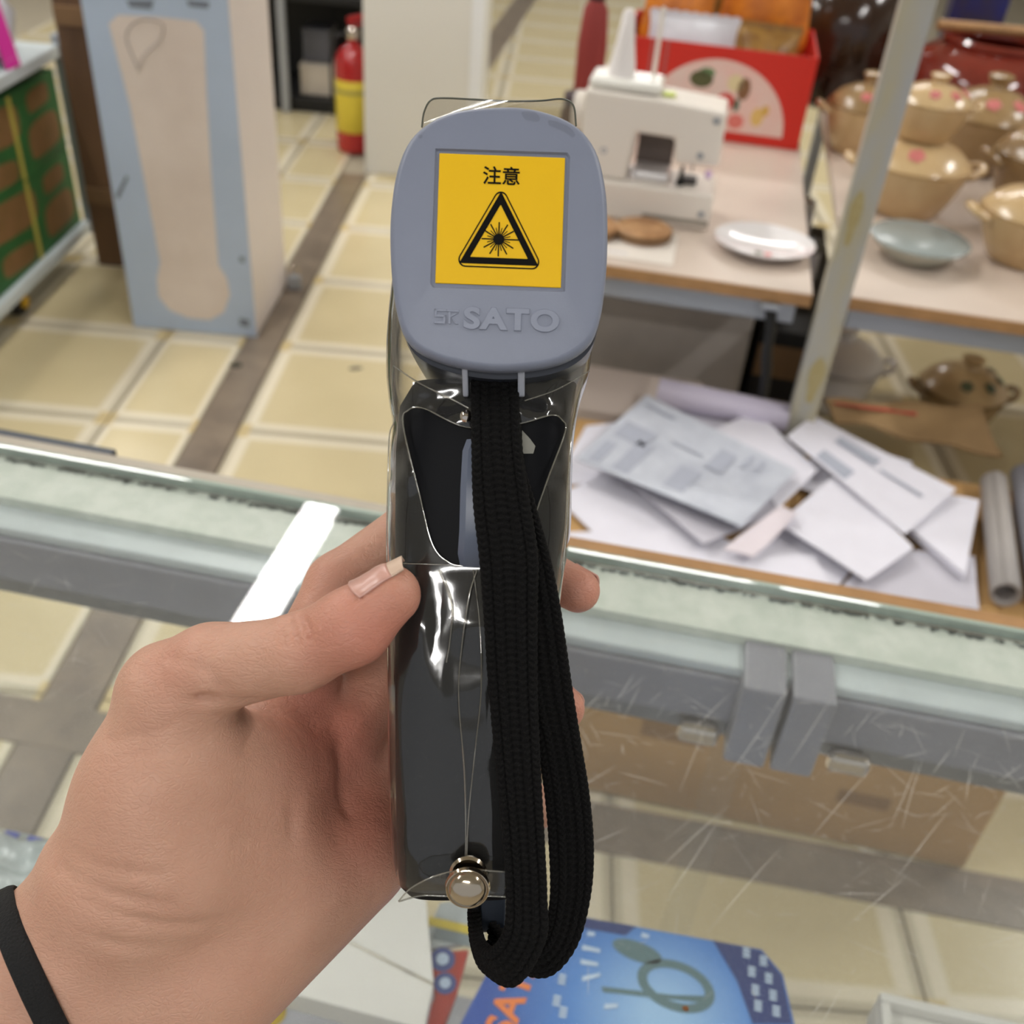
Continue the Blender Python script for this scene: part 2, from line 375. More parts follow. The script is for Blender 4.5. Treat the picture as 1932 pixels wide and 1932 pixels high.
# ---- goods on the glass shelf
def pack_print():
    """blue print that runs from a pale sunburst in the middle to deep blue at the rim"""
    N = NT('blue printed card'); p = N.n('ShaderNodeBsdfPrincipled', i_Roughness=0.25); tc = N.n('ShaderNodeTexCoord'); mp = N.n('ShaderNodeMapping'); N.l(tc.outputs['Object'], mp.inputs[0])
    mp.inputs['Location'].default_value = (-0.01, -0.03, 0); mp.inputs['Scale'].default_value = (9, 9, 1)
    ln = N.n('ShaderNodeVectorMath', operation='LENGTH'); N.l(mp.outputs[0], ln.inputs[0])
    r = N.n('ShaderNodeValToRGB'); e = r.color_ramp.elements; e[0].position = 0.1; e[0].color = (*lin((160, 200, 240)), 1); e[1].position = 0.95; e[1].color = (*lin((40, 82, 168)), 1)
    k = e.new(0.5); k.color = (*lin((84, 140, 214)), 1)
    N.l(ln.outputs['Value'], r.inputs[0]); N.l(r.outputs[0], p.inputs['Base Color']); N.l(p.outputs[0], N.out.inputs[0]); return N.m
M['blue_pack'] = pack_print()
M['navy_print'] = mat('navy print', (36, 58, 120), 0.3)
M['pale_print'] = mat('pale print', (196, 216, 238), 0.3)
M['orange_print'] = mat('orange print', (238, 130, 62), 0.35)
M['tool_print'] = mat('grey green print', (92, 122, 128), 0.35)
M['white_card'] = mat('white card', (222, 220, 214), 0.5, noise=0.04, nscale=10)
SHZ = 0.7785
# blue card box: its own frame, x along the top edge, y away
bx0 = Vector((-0.0476,0.2975,0.8)); bx1 = Vector((0.1477,0.3445,0.8)); bt0 = Vector((-0.0268,0.3818,0.8)); bt1 = Vector((0.1276,0.3889,0.8)); btc = Vector((0.1411,0.3749,0.8))
bl0 = bx0+(bx0-bt0)*0.9; bl1 = bx1+(bx1-btc)*2.4
outline = [bl0, bl1, btc, bt1, bt0]
cx = sum((p for p in outline), Vector())/5
bp = thing('tool_pack', 'blue tool pack with orange lettering lying under the counter glass', 'package', KW(cx.x, cx.y, SHZ), YAW)
loc = lambda p, z: (p.x-cx.x, p.y-cx.y, z)
MB().plate([loc(p, 0) for p in outline], (0, 0, 1), 0.0215).build('card', M['blue_pack'], bp, bevel=0.001)
def on_pack(name, pts, m, z=0.0216, th=0.0003):
    return MB().plate([(p[0]-cx.x, p[1]-cx.y, z) for p in pts], (0, 0, 1), th).build(name, m, bp)
on_pack('navy_band', [(0.0967,0.3869,0.8), (0.1266,0.3872,0.8), (0.1398,0.3738,0.8), (0.1458,0.344,0.8), (0.1225,0.3384,0.8), (0.1124,0.3636,0.8)], M['navy_print'])
on_pack('navy_band', [(-0.0266,0.3803,0.8), (0.0474,0.3848,0.8), (0.0414,0.3769,0.8), (-0.0269,0.3732,0.8)], M['navy_print'])
el = lambda c, a, b, rot, n=28: [(c[0]+a*math.cos(t)*math.cos(rot)-b*math.sin(t)*math.sin(rot), c[1]+a*math.cos(t)*math.sin(rot)+b*math.sin(t)*math.cos(rot)) for t in np.linspace(0, 2*math.pi, n, endpoint=False)]
c1 = (0.0498,0.3679,0.8); on_pack('tool_print', el(c1, 0.016, 0.0065, R(-8)), M['tool_print'])
c2 = (0.0754,0.3512,0.8)
outer = el(c2, 0.024, 0.016, R(-6)); inner = el(c2, 0.018, 0.0105, R(-6))
rb = MB(); n_ = len(outer)
rb.add([(p[0]-cx.x, p[1]-cx.y, 0.0219) for p in outer]+[(p[0]-cx.x, p[1]-cx.y, 0.0219) for p in inner], [(i, (i+1) % n_, n_+(i+1) % n_, n_+i) for i in range(n_)])
rb.build('tool_print', M['tool_print'], bp)
on_pack('tool_print', [(0.0308,0.3397,0.8), (0.0322,0.3366,0.8), (0.0936,0.3444,0.8), (0.0982,0.3499,0.8), (0.0743,0.3447,0.8)], M['tool_print'], z=0.0217)
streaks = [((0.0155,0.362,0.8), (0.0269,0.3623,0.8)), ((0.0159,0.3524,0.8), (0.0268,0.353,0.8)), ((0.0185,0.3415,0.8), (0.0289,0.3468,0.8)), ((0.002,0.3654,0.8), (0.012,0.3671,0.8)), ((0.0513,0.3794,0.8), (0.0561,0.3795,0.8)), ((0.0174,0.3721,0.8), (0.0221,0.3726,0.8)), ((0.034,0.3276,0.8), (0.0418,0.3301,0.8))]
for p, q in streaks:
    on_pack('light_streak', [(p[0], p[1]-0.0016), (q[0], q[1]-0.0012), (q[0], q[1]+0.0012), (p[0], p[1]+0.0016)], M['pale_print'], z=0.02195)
for p in ((0.1179,0.3829,0.8), (0.1286,0.38,0.8), (0.1214,0.3711,0.8), (0.1319,0.3691,0.8), (0.1238,0.3595,0.8), (0.1345,0.3586,0.8), (0.1255,0.3497,0.8), (0.1364,0.349,0.8), (0.0065,0.3379,0.8), (0.0055,0.324,0.8), (0.0104,0.318,0.8)):
    for k in range(3):
        on_pack('small_print', [(p[0]-0.0022, p[1]+k*0.0024-0.0028), (p[0]+0.0022, p[1]+k*0.0024-0.0028), (p[0]+0.0022, p[1]+k*0.0024-0.0012), (p[0]-0.0022, p[1]+k*0.0024-0.0012)], M['pale_print'], z=0.0221)
tx = text_mb('SATA', 0.024, 0.0006, offset=0.0006, sx=1.0); tp = (-0.0199,0.3239,0.8)
tx.xform(Matrix.Translation((tp[0]-cx.x, tp[1]-cx.y, 0.0219)) @ Matrix.Rotation(R(82), 4, 'Z')); tx.build('lettering', M['orange_print'], bp)

M['red_pack'] = mat('red packet', (176, 52, 40), 0.3)
M['blue_disc'] = mat('blue print', (70, 86, 150), 0.3)
rp_pts = [Vector((-0.0781,0.3454,0.785)), Vector((-0.0546,0.353,0.785)), Vector((-0.0551,0.3226,0.785)), Vector((-0.0583,0.2936,0.785)), Vector((-0.072,0.2904,0.785)), Vector((-0.068,0.3177,0.785))]
rc = sum(rp_pts, Vector())/6
rp = thing('red_packet', 'small red packet with blue print beside the blue tool pack', 'package', KW(rc.x, rc.y, SHZ), YAW)
MB().plate([(p.x-rc.x, p.y-rc.y, 0) for p in rp_pts], (0, 0, 1), 0.006).build('wrapper', M['red_pack'], rp, bevel=0.001)
for p, r_ in (((-0.0693,0.3421,0.785), 0.008), ((-0.0638,0.3274,0.785), 0.007)):
    MB().plate([(a-rc.x, b-rc.y, 0.0061) for a, b in el(p, r_, r_, 0, 20)], (0, 0, 1), 0.0004).build('printed_disc', M['blue_disc'], rp)
    MB().plate([(a-rc.x, b-rc.y, 0.0066) for a, b in el(p, r_*0.5, r_*0.5, 0, 20)], (0, 0, 1), 0.0004).build('printed_disc', M['pale_print'], rp)
gpk = [Vector((-0.0844,0.3531,0.785)), Vector((-0.0812,0.3811,0.785)), Vector((-0.0565,0.3913,0.785)), Vector((-0.0464,0.3625,0.785)), Vector((-0.0794,0.3477,0.785))]
rc = sum(gpk, Vector())/5
rp = thing('clear_packet', 'pale grey packet behind the red packet', 'package', KW(rc.x, rc.y, SHZ), YAW)
MB().plate([(p.x-rc.x, p.y-rc.y, 0) for p in gpk], (0, 0, 1), 0.005).build('wrapper', mat('grey card', (186, 194, 196), 0.3, noise=0.1), rp, bevel=0.001)
a = (-0.0796,0.3588,0.785); b = (-0.0528,0.3678,0.785)
MB().box(a[0]-rc.x, b[0]-rc.x, a[1]-rc.y-0.004, a[1]-rc.y+0.004, 0.0051, 0.0056).build('printed_line', mat('grey print', (120, 132, 136), 0.4), rp)
a = (-0.0852,0.3663,0.785); b = (-0.0518,0.3707,0.785)
MB().box(a[0]-rc.x, b[0]-rc.x, a[1]-rc.y-0.003, a[1]-rc.y+0.003, 0.0051, 0.0056).build('printed_line', M['yellow_label'], rp)

# open white box left of the red packet
wa, wb, wc, wd = [Vector(p) for p in ((-0.16,0.2927,0.79), (-0.0673,0.2906,0.79), (-0.0687,0.3176,0.79), (-0.1351,0.3357,0.79))]
we = Vector((-0.0901,0.3736,0.79)); wf = Vector((-0.1287,0.3699,0.79))
wcn = (wa+wb+wc+wd)/4
wt = thing('white_box', 'white cardboard box with a creased lid beside the hand', 'box', KW(wcn.x, wcn.y, SHZ), YAW)
q = lambda p, z: (p.x-wcn.x, p.y-wcn.y, z)
MB().hexa([q(wa, 0), q(wb, 0), q(wc, 0), q(wd, 0)], [q(wa, 0.020), q(wb, 0.020), q(wc, 0.020), q(wd, 0.016)]).build('tray', M['white_card'], wt, bevel=0.001)
MB().hexa([q(wd, 0.0165), q(wc, 0.0205), q(we, 0.012), q(wf, 0.012)], [q(wd, 0.0185), q(wc, 0.0225), q(we, 0.034), q(wf, 0.034)]).build('lid', M['white_card'], wt, bevel=0.001)
# cream box at the right
ra, rb_, = Vector((0.1971,0.3718,0.81)), Vector((0.2914,0.3761,0.81))
rt = thing('cream_box', 'cream white box with a raised rim under the counter glass', 'box', KW(ra.x, ra.y-0.05, SHZ), YAW)
w_ = rb_.x-ra.x
MB().box(0, w_, -0.04, 0.05, 0, 0.022).build('tray', M['white_card'], rt, bevel=0.002)
for x0, x1, y0, y1 in ((0, w_, 0.044, 0.05), (0, w_, -0.04, -0.034), (0, 0.006, -0.034, 0.044), (w_-0.006, w_, -0.034, 0.044)):
    MB().box(x0, x1, y0, y1, 0.0222, 0.032).build('rim', M['white_card'], rt, bevel=0.0015)
# plastic bag with blue print, left
M['blue_ink'] = mat('blue ink', (84, 92, 170), 0.4)
ba = Vector((-0.346,0.3284,0.8))
bt = thing('plastic_bag', 'crumpled clear white plastic bag behind the wrist', 'bag', KW(ba.x, ba.y, SHZ), YAW)
n = 34; g = []
for j in range(n):
    for i in range(n):
        x = (i/(n-1)-0.5)*0.20; y = (j/(n-1)-0.5)*0.11
        e = max(0, 1-max(abs(x)/0.10, abs(y)/0.055)**4)
        h = 0.004+e*(0.014+0.006*math.sin(x*150+y*90)+0.005*math.sin(y*190-x*60)+random.uniform(0, 0.002))
        g.append((x-0.02, y-0.02, h))
low = [(p[0], p[1], 0.0) for p in g]
fa = [(j*n+i, j*n+i+1, (j+1)*n+i+1, (j+1)*n+i) for j in range(n-1) for i in range(n-1)]
rim = [i for i in range(n)]+[j*n+n-1 for j in range(1, n)]+[(n-1)*n+i for i in range(n-2, -1, -1)]+[j*n for j in range(n-2, 0, -1)]
mb = MB(); mb.add(g+low, fa+[tuple(n*n+k for k in reversed(f)) for f in fa]+[(rim[k], n*n+rim[k], n*n+rim[(k+1) % len(rim)], rim[(k+1) % len(rim)]) for k in range(len(rim))])
mb.build('bag_sheet', mat('white film bag', (206, 214, 214), 0.2, rgb2=(160, 170, 170), nscale=30), bt, smooth=50)
for k in range(9):
    x = -0.10+k*0.017; MB().box(x, x+0.010, 0.026, 0.030, 0.0105, 0.0115).build('printed_mark', M['blue_ink'], bt)
# small yellow cap and dark parts tray seen at the lower edge
ya = Vector((-0.1609,0.2882,0.79))
yt = thing('yellow_cap', 'small yellow plastic cap lying by the white box', 'cap', KW(ya.x, ya.y, SHZ), YAW)
MB().lathe([(0.0, 0), (0.007, 0), (0.007, 0.004), (0.005, 0.008), (0.0, 0.009)], 20).build('dome', mat('yellow plastic', (222, 190, 30), 0.35), yt, smooth=40)
MB().lathe([(0.0055, -0.0), (0.0082, 0.0), (0.0082, 0.0015), (0.0055, 0.0015)], 20).build('flange', mat('yellow plastic rim', (206, 172, 24), 0.35), yt, smooth=40)
# crumb on the glass
cr = Vector((0.0616,0.2532,0.95))
mb = MB().lathe([(0.0, 0), (0.0011, 0.0003), (0.0014, 0.001), (0.0008, 0.0018), (0, 0.002)], 9)
mb.v = [(x*random.uniform(0.8, 1.25), y*random.uniform(0.8, 1.25), z) for x, y, z in mb.v]
cb = mb.build('crumb', mat('brown crumb', (120, 76, 40), 0.8), smooth=30); cb.location = KW(cr.x, cr.y, GZ+0.0003)
tag(cb, 'tiny brown crumb lying on the counter glass', 'crumb')

# ================================================================== CARTON WITH PAPERS
CX0, CX1, CY0, CY1, CZ = -0.13, 0.62, 1.125, 1.555, 0.462
cn = thing('carton', 'large brown cardboard carton carrying the heap of papers', 'box', KW(CX0, CY0, 0.004), YAW)
W_, D_ = CX1-CX0, CY1-CY0
MB().box(0, W_, 0, D_, 0, CZ-0.008).build('body', M['cardboard'], cn, bevel=0.004)
for x0, x1 in ((0.002, W_/2-0.002), (W_/2+0.002, W_-0.002)):
    MB().box(x0, x1, 0.002, D_-0.002, CZ-0.0075, CZ-0.004).build('flap', M['cardboard'], cn, bevel=0.001)
MB().box(W_/2-0.03, W_/2+0.03, -0.0006, 0, CZ-0.12, CZ-0.01).build('tape', mat('brown tape', (188, 152, 96), 0.2), cn)
M['card_print'] = mat('brown carton print', (140, 104, 62), 0.8)
for x0, x1, z0, z1 in ((0.52, 0.60, 0.10, 0.13), (0.20, 0.30, 0.16, 0.26)):
    MB().box(x0, x1, -0.0007, -0.0001, z0, z1).build('printed_block', M['card_print'], cn)

def sheet(name, label, corners, z, m, th=0.002, curl=0.0, lines=None, group=None):
    """paper sheet from four world corners (given on z=0.5 plan), thickness th, one corner curling up"""
    P = [Vector((p[0], p[1])) for p in corners]; c = sum(P, Vector((0, 0)))/4
    n = 10; top = []; 
    for j in range(n+1):
        for i in range(n+1):
            a, b = i/n, j/n
            q = (P[0]*(1-a)+P[1]*a)*(1-b)+(P[3]*(1-a)+P[2]*a)*b-c
            top.append((q.x, q.y, th+curl*(a*b)**2+0.0012*math.sin(a*5+b*3)))
    low = [(x, y, h-th) for x, y, h in top]; N1 = n+1
    fa = [(j*N1+i, j*N1+i+1, (j+1)*N1+i+1, (j+1)*N1+i) for j in range(n) for i in range(n)]
    rim = [i for i in range(N1)]+[j*N1+n for j in range(1, N1)]+[n*N1+i for i in range(n-1, -1, -1)]+[j*N1 for j in range(n-1, 0, -1)]
    o_ = N1*N1
    mb = MB().add(top+low, fa+[tuple(o_+k for k in reversed(f)) for f in fa]+[(rim[k], o_+rim[k], o_+rim[(k+1) % len(rim)], rim[(k+1) % len(rim)]) for k in range(len(rim))])
    t = thing(name, label, 'paper', (c.x, c.y, z), 0, group)
    mb.build('page', m, t, smooth=30)
    for (a0, b0, a1, b1) in (lines or []):
        pts = []
        for a, b in ((a0, b0), (a1, b0), (a1, b1), (a0, b1)):
            q = (P[0]*(1-a)+P[1]*a)*(1-b)+(P[3]*(1-a)+P[2]*a)*b-c
            pts.append((q.x, q.y, th+curl*(a*b)**2+0.0016))
        MB().plate(pts, (0, 0, 1), 0.0004).build('printed_block', M['ink_pale'], t)
    return t
M['ink_pale'] = mat('pale print', (170, 174, 188), 0.7)
sheet('paper_sheet', 'greyish sheet sticking out under the kraft bag', [(0.5444,1.522,0.5), (0.6499,1.5057,0.5), (0.6797,1.2988,0.5), (0.5486,1.2998,0.5)], 0.468, M['paper_dim'])
sheet('paper_sheet', 'plain white sheet at the left foot of the paper heap', [(0.0641,1.3031,0.5), (0.1833,1.4049,0.5), (0.3312,1.2671,0.5), (0.2009,1.1045,0.5)], 0.4675, M['paper'])
sheet('paper_sheet', 'white sheet lying lowest along the front edge of the carton', [(0.1125,1.1574,0.5), (0.2664,1.2642,0.5), (0.3969,1.1736,0.5), (0.2719,1.0747,0.5)], 0.4712, M['paper'])
sheet('paper_sheet', 'lilac shaded white sheet below the pinkish sheet', [(0.2794,1.1508,0.5), (0.4209,1.3225,0.5), (0.5411,1.232,0.5), (0.4426,1.0923,0.5)], 0.4750, M['paper'])
sheet('paper_sheet', 'pale sheet filling the back of the heap beside the lilac roll', [(0.1873,1.5047,0.5), (0.286,1.603,0.5), (0.4642,1.5344,0.5), (0.4001,1.4087,0.5)], 0.4690, M['paper_dim'])
sheet('paper_sheet', 'white sheet tucked under the printed sheet with grey blocks', [(0.4482,1.3856,0.5), (0.5402,1.5473,0.5), (0.6715,1.4844,0.5), (0.5912,1.3062,0.5)], 0.4735, M['paper'])
sheet('paper_sheet', 'white sheet hanging over the left front of the carton', [(0.0661,1.1946,0.5), (0.231,1.219,0.5), (0.2725,1.0803,0.5), (0.0754,1.087,0.5)], 0.4790, M['paper'])
sheet('paper_sheet', 'white sheet reaching the front edge below the middle sheet', [(0.28,1.157,0.5), (0.4466,1.193,0.5), (0.4681,1.0737,0.5), (0.2793,1.0757,0.5)], 0.4830, M['paper'])
sheet('paper_sheet', 'pale grey sheet beneath the large leaflet', [(0.1313,1.3965,0.5), (0.2595,1.4998,0.5), (0.4162,1.2937,0.5), (0.2831,1.1882,0.5)], 0.4865, M['paper_dim'])
sheet('paper_sheet', 'white sheet at the back left corner of the carton', [(0.0634,1.3396,0.5), (0.1149,1.5274,0.5), (0.227,1.5649,0.5), (0.156,1.3544,0.5)], 0.4635, M['paper'])
sheet('booklet', 'thick white booklet at the right end of the paper heap', [(0.6056,1.2673,0.49), (0.6801,1.3763,0.49), (0.7398,1.3592,0.49), (0.6588,1.1646,0.49)], 0.4815, M['paper'], th=0.012)
sheet('magazine', 'grey edged stack of magazines under the front white sheets', [(0.4729,1.1251,0.48), (0.5551,1.2337,0.48), (0.6958,1.2282,0.48), (0.6653,1.1058,0.48)], 0.4675, M['paper_dim'], th=0.012)
sheet('paper_sheet', 'white sheet half under the grey printed leaflet', [(0.3326,1.507,0.5), (0.4159,1.5832,0.5), (0.4909,1.4077,0.5), (0.4079,1.2924,0.5)], 0.4900, M['paper'])
sheet('paper_sheet', 'crumpled pinkish white sheet in front of the leaflet', [(0.3078,1.167,0.5), (0.412,1.293,0.5), (0.4248,1.2476,0.5), (0.3482,1.1545,0.5)], 0.4975, mat('pinkish paper', (222, 212, 218), 0.8), curl=0.02)
sheet('paper_sheet', 'broad white sheet in the middle of the heap', [(0.4003,1.244,0.5), (0.5251,1.4054,0.5), (0.5918,1.2075,0.5), (0.5055,1.127,0.5)], 0.4955, M['paper'], curl=0.004)
sheet('paper_sheet', 'white printed sheet with grey blocks right of the heap', [(0.4505,1.4845,0.5), (0.5102,1.5652,0.5), (0.6983,1.3622,0.5), (0.5857,1.2359,0.5)], 0.5030, M['paper'], curl=0.004, lines=[(0.62, 0.25, 0.80, 0.55), (0.60, 0.6, 0.64, 0.9), (0.05, 0.25, 0.30, 0.5)])
sheet('leaflet', 'large grey printed leaflet on top of the heap', [(0.0935,1.3534,0.5), (0.2175,1.5797,0.5), (0.4463,1.3748,0.5), (0.3381,1.2127,0.5)], 0.5065, M['paper_grey'],
      lines=[(0.05, 0.05, 0.3, 0.12), (0.05, 0.2, 0.45, 0.3), (0.4, 0.05, 0.6, 0.25), (0.5, 0.6, 0.8, 0.7), (0.6, 0.35, 0.62, 0.55), (0.7, 0.75, 0.9, 0.78), (0.72, 0.82, 0.9, 0.85), (0.1, 0.5, 0.4, 0.62), (0.86, 0.05, 0.90, 0.25)])
def paper_roll(label, p0, p1, r, m, z):
    a, b = Vector((p0[0], p0[1], 0)), Vector((p1[0], p1[1], 0)); c = (a+b)/2; d = (b-a)
    t = thing('paper_roll', label, 'paper', (c.x, c.y, z), math.atan2(d.y, d.x)); L = d.length/2
    v = []; f = []; n = 56
    for k in range(n):
        th = k/(n-1)*4.6*math.pi; rr = r*(0.80+0.20*k/(n-1))
        v += [(-L, rr*math.cos(th), r+rr*math.sin(th)), (L, rr*math.cos(th), r+rr*math.sin(th))]
    f = [(2*k, 2*k+1, 2*k+3, 2*k+2) for k in range(n-1)]
    o = MB().add(v, f).build('rolled_sheet', m, t, smooth=60); s = o.modifiers.new('thick', 'SOLIDIFY'); s.thickness = 0.0012
    MB().lathe([(r*0.78, -L*0.98), (r*0.78, L*0.98), (r*0.70, L*0.98), (r*0.70, -L*0.98), (r*0.78, -L*0.98)], 24).xform(Matrix.Translation((0, 0, r)) @ Matrix.Rotation(R(90), 4, 'Y')).build('core_tube', m, t, smooth=40)
paper_roll('lilac white paper roll lying behind the heap', (0.242,1.617,0.52), (0.4678,1.5622,0.52), 0.026, mat('lilac paper', (206, 198, 216), 0.7), 0.468)
paper_roll('beige paper roll along the right side of the heap', (0.7844,1.4233,0.5), (0.7071,1.1316,0.5), 0.022, mat('grey beige paper', (168, 162, 158), 0.7), 0.468)
paper_roll('grey paper roll beside the beige roll', (0.8457,1.4563,0.5), (0.7648,1.1394,0.5), 0.022, mat('grey paper', (138, 138, 146), 0.6), 0.468)
# kraft bag
kb = [Vector(p) for p in ((0.5346,1.6102,0.53), (0.8152,1.6224,0.53), (0.8179,1.4874,0.49), (0.5522,1.5708,0.49))]
kc = sum(kb, Vector())/4
kt = thing('kraft_bag', 'folded brown kraft paper bag with a red line lying behind the heap', 'bag', (kc.x, kc.y, 0.49), 0)
n = 16; top = []
for j in range(n+1):
    for i in range(n+1):
        a, b = i/n, j/n; p = (kb[0]*(1-a)+kb[1]*a)*(1-b)+(kb[3]*(1-a)+kb[2]*a)*b-kc
        top.append((p.x, p.y+0.004*math.sin(a*9)*b, 0.024-0.018*b+0.004*math.sin(a*14+b*5)+0.006*a))
N1 = n+1; low = [(x, y, h-0.006) for x, y, h in top]; o_ = N1*N1
fa = [(j*N1+i, j*N1+i+1, (j+1)*N1+i+1, (j+1)*N1+i) for j in range(n) for i in range(n)]
rim = [i for i in range(N1)]+[j*N1+n for j in range(1, N1)]+[n*N1+i for i in range(n-1, -1, -1)]+[j*N1 for j in range(n-1, 0, -1)]
MB().add(top+low, fa+[tuple(o_+k for k in reversed(f)) for f in fa]+[(rim[k], o_+rim[k], o_+rim[(k+1) % len(rim)], rim[(k+1) % len(rim)]) for k in range(len(rim))]).build('bag_sheet', M['kraft'], kt, smooth=40)
pts = []
for a, b in ((0.03, 0.30), (0.55, 0.30), (0.55, 0.42), (0.03, 0.44)):
    p = (kb[0]*(1-a)+kb[1]*a)*(1-b)+(kb[3]*(1-a)+kb[2]*a)*b-kc; pts.append((p.x, p.y, 0.024))
MB().plate(pts, (0, 0, 1), 0.0008).build('printed_line', mat('red print', (196, 84, 70), 0.6), kt)

# ================================================================== DISPLAY TABLES AND POST
TZ = 0.72
def table(label, x0, x1, y0, y1, legs):
    t = thing('display_table', label, 'table', KW(x0, y0, 0), YAW); w, d = x1-x0, y1-y0
    MB().box(0, w, 0, d, TZ-0.022, TZ).build('top', M['laminate'], t, bevel=0.002)
    MB().box(0, w, -0.004, -0.0003, TZ-0.022, TZ-0.001).build('edge_band', M['wood'], t, bevel=0.001)
    MB().box(0.005, w-0.02, 0.012, 0.030, TZ-0.062, TZ-0.0225).build('front_rail', M['steel'], t, bevel=0.002)
    for x, y in legs: MB().box(x, x+0.03, y, y+0.03, 0.002, TZ-0.0225).build('leg', M['steel'], t, bevel=0.002)
    return t
ta = table('pale topped table carrying the sewing machine and red carton', -0.30, 0.223, 1.63, 3.0, ((0.01, 0.06), (0.46, 1.30), (0.01, 1.30)))
tb = table('pale topped table carrying the stoneware pots', 0.285, 1.45, 1.645, 3.25, ((1.09, 0.04), (1.09, 1.5), (0.03, 1.5)))
# angle iron post
M['post_paint'] = mat('worn grey post paint', (166, 168, 172), 0.4, rgb2=(176, 166, 132), nscale=14, stretch=(1, 1, 0.3))
po = thing('angle_post', 'worn grey angle iron post with yellow rust patches between the tables', 'post', KW(0.232, 1.598, 0.003), YAW)
MB().box(0, 0.045, 0, 0.004, 0, 1.75).build('front_flange', M['post_paint'], po, bevel=0.001)
MB().box(0, 0.004, 0.0042, 0.03, 0, 1.75).build('side_flange', M['post_paint'], po, bevel=0.001)
M['rust'] = mat('yellow rust', (166, 150, 100), 0.7, rgb2=(172, 158, 114), nscale=60)
for z, x, h, w in ((0.58, 0.026, 0.09, 0.012), (0.86, 0.016, 0.09, 0.009)):
    pts = [(x+w*math.cos(t)*(1+0.25*math.sin(3*t)), -0.0004, z+h/2*math.sin(t)) for t in np.linspace(0, 2*math.pi, 18, endpoint=False)]
    MB().plate(pts, (0, -1, 0), 0.0004).build('rust_patch', M['rust'], po)

# things under the tables
gpn = thing('storage_crate', 'plain grey storage crate under the sewing machine table', 'crate', KW(-0.28, 1.86, 0.003), YAW)
M['grey_crate'] = mat('grey crate', (176, 168, 160), 0.6, noise=0.1)
MB().box(0, 0.44, 0, 0.5, 0, 0.56).build('body', M['grey_crate'], gpn, bevel=0.006)
MB().box(-0.006, 0.446, -0.006, 0.506, 0.5605, 0.60).build('lid', M['grey_crate'], gpn, bevel=0.006)
pb = thing('shoe_box', 'pinkish beige box on the floor behind the paper carton', 'box', KW(-0.20, 1.60, 0.003), YAW)
M['beige_card'] = mat('beige card', (186, 172, 162), 0.7)
MB().box(0, 0.28, 0, 0.16, 0, 0.42).build('body', M['beige_card'], pb, bevel=0.003)
MB().box(-0.004, 0.284, -0.004, 0.164, 0.4205, 0.455).build('lid', M['beige_card'], pb, bevel=0.003)
dcr = thing('dark_crate', 'dark crate standing on the floor between the two tables', 'crate', KW(0.13, 1.90, 0.003), YAW)
MB().box(0.05, 0.20, 0, 0.62, 0, 0.52).build('body', M['dark'], dcr, bevel=0.004)
for k in range(4): MB().box(0.052, 0.198, -0.006, -0.0004, 0.06+k*0.12, 0.13+k*0.12).build('slat', M['card_dark'], dcr, bevel=0.002)
for kx, ky, col_, lab in ((0.205, 2.02, (70, 84, 110), 'slate blue can on the dark crate between the tables'), (0.255, 2.14, (60, 58, 50), 'olive can on the dark crate between the tables'), (0.25, 2.38, (190, 186, 184), 'pale can on the dark crate between the tables')):
    t = thing('tin_can', lab, 'can', KW(kx, ky, 0.524), 0); mc = mat('can paint', col_, 0.35)
    MB().lathe([(0.028, 0), (0.030, 0.003), (0.030, 0.10), (0.028, 0.103), (0.026, 0.100), (0, 0.100)], 24).build('can_body', mc, t, smooth=40)
    MB().lathe([(0.0303, 0.02), (0.0307, 0.021), (0.0307, 0.08), (0.0303, 0.081)], 24).build('label_band', M['paper_dim'], t, smooth=40)
hose = thing('black_strap', 'dark strap hanging down from the table edge near the post', 'strap', KW(0.16, 1.67, 0.69), YAW)
pp = catmull([(0, -0.04, 0.0), (0.01, -0.045, -0.04), (0.012, -0.045, -0.08), (0.02, -0.042, -0.12), (0.024, -0.035, -0.16), (0.026, -0.03, -0.19)], 6)
MB().tube(pp, 0.013, 8, flat=0.35).build('webbing', M['black'], hose, smooth=50)
MB().box(-0.016, 0.016, -0.052, -0.034, -0.004, 0.006).build('hook', M['steel'], hose, bevel=0.002)

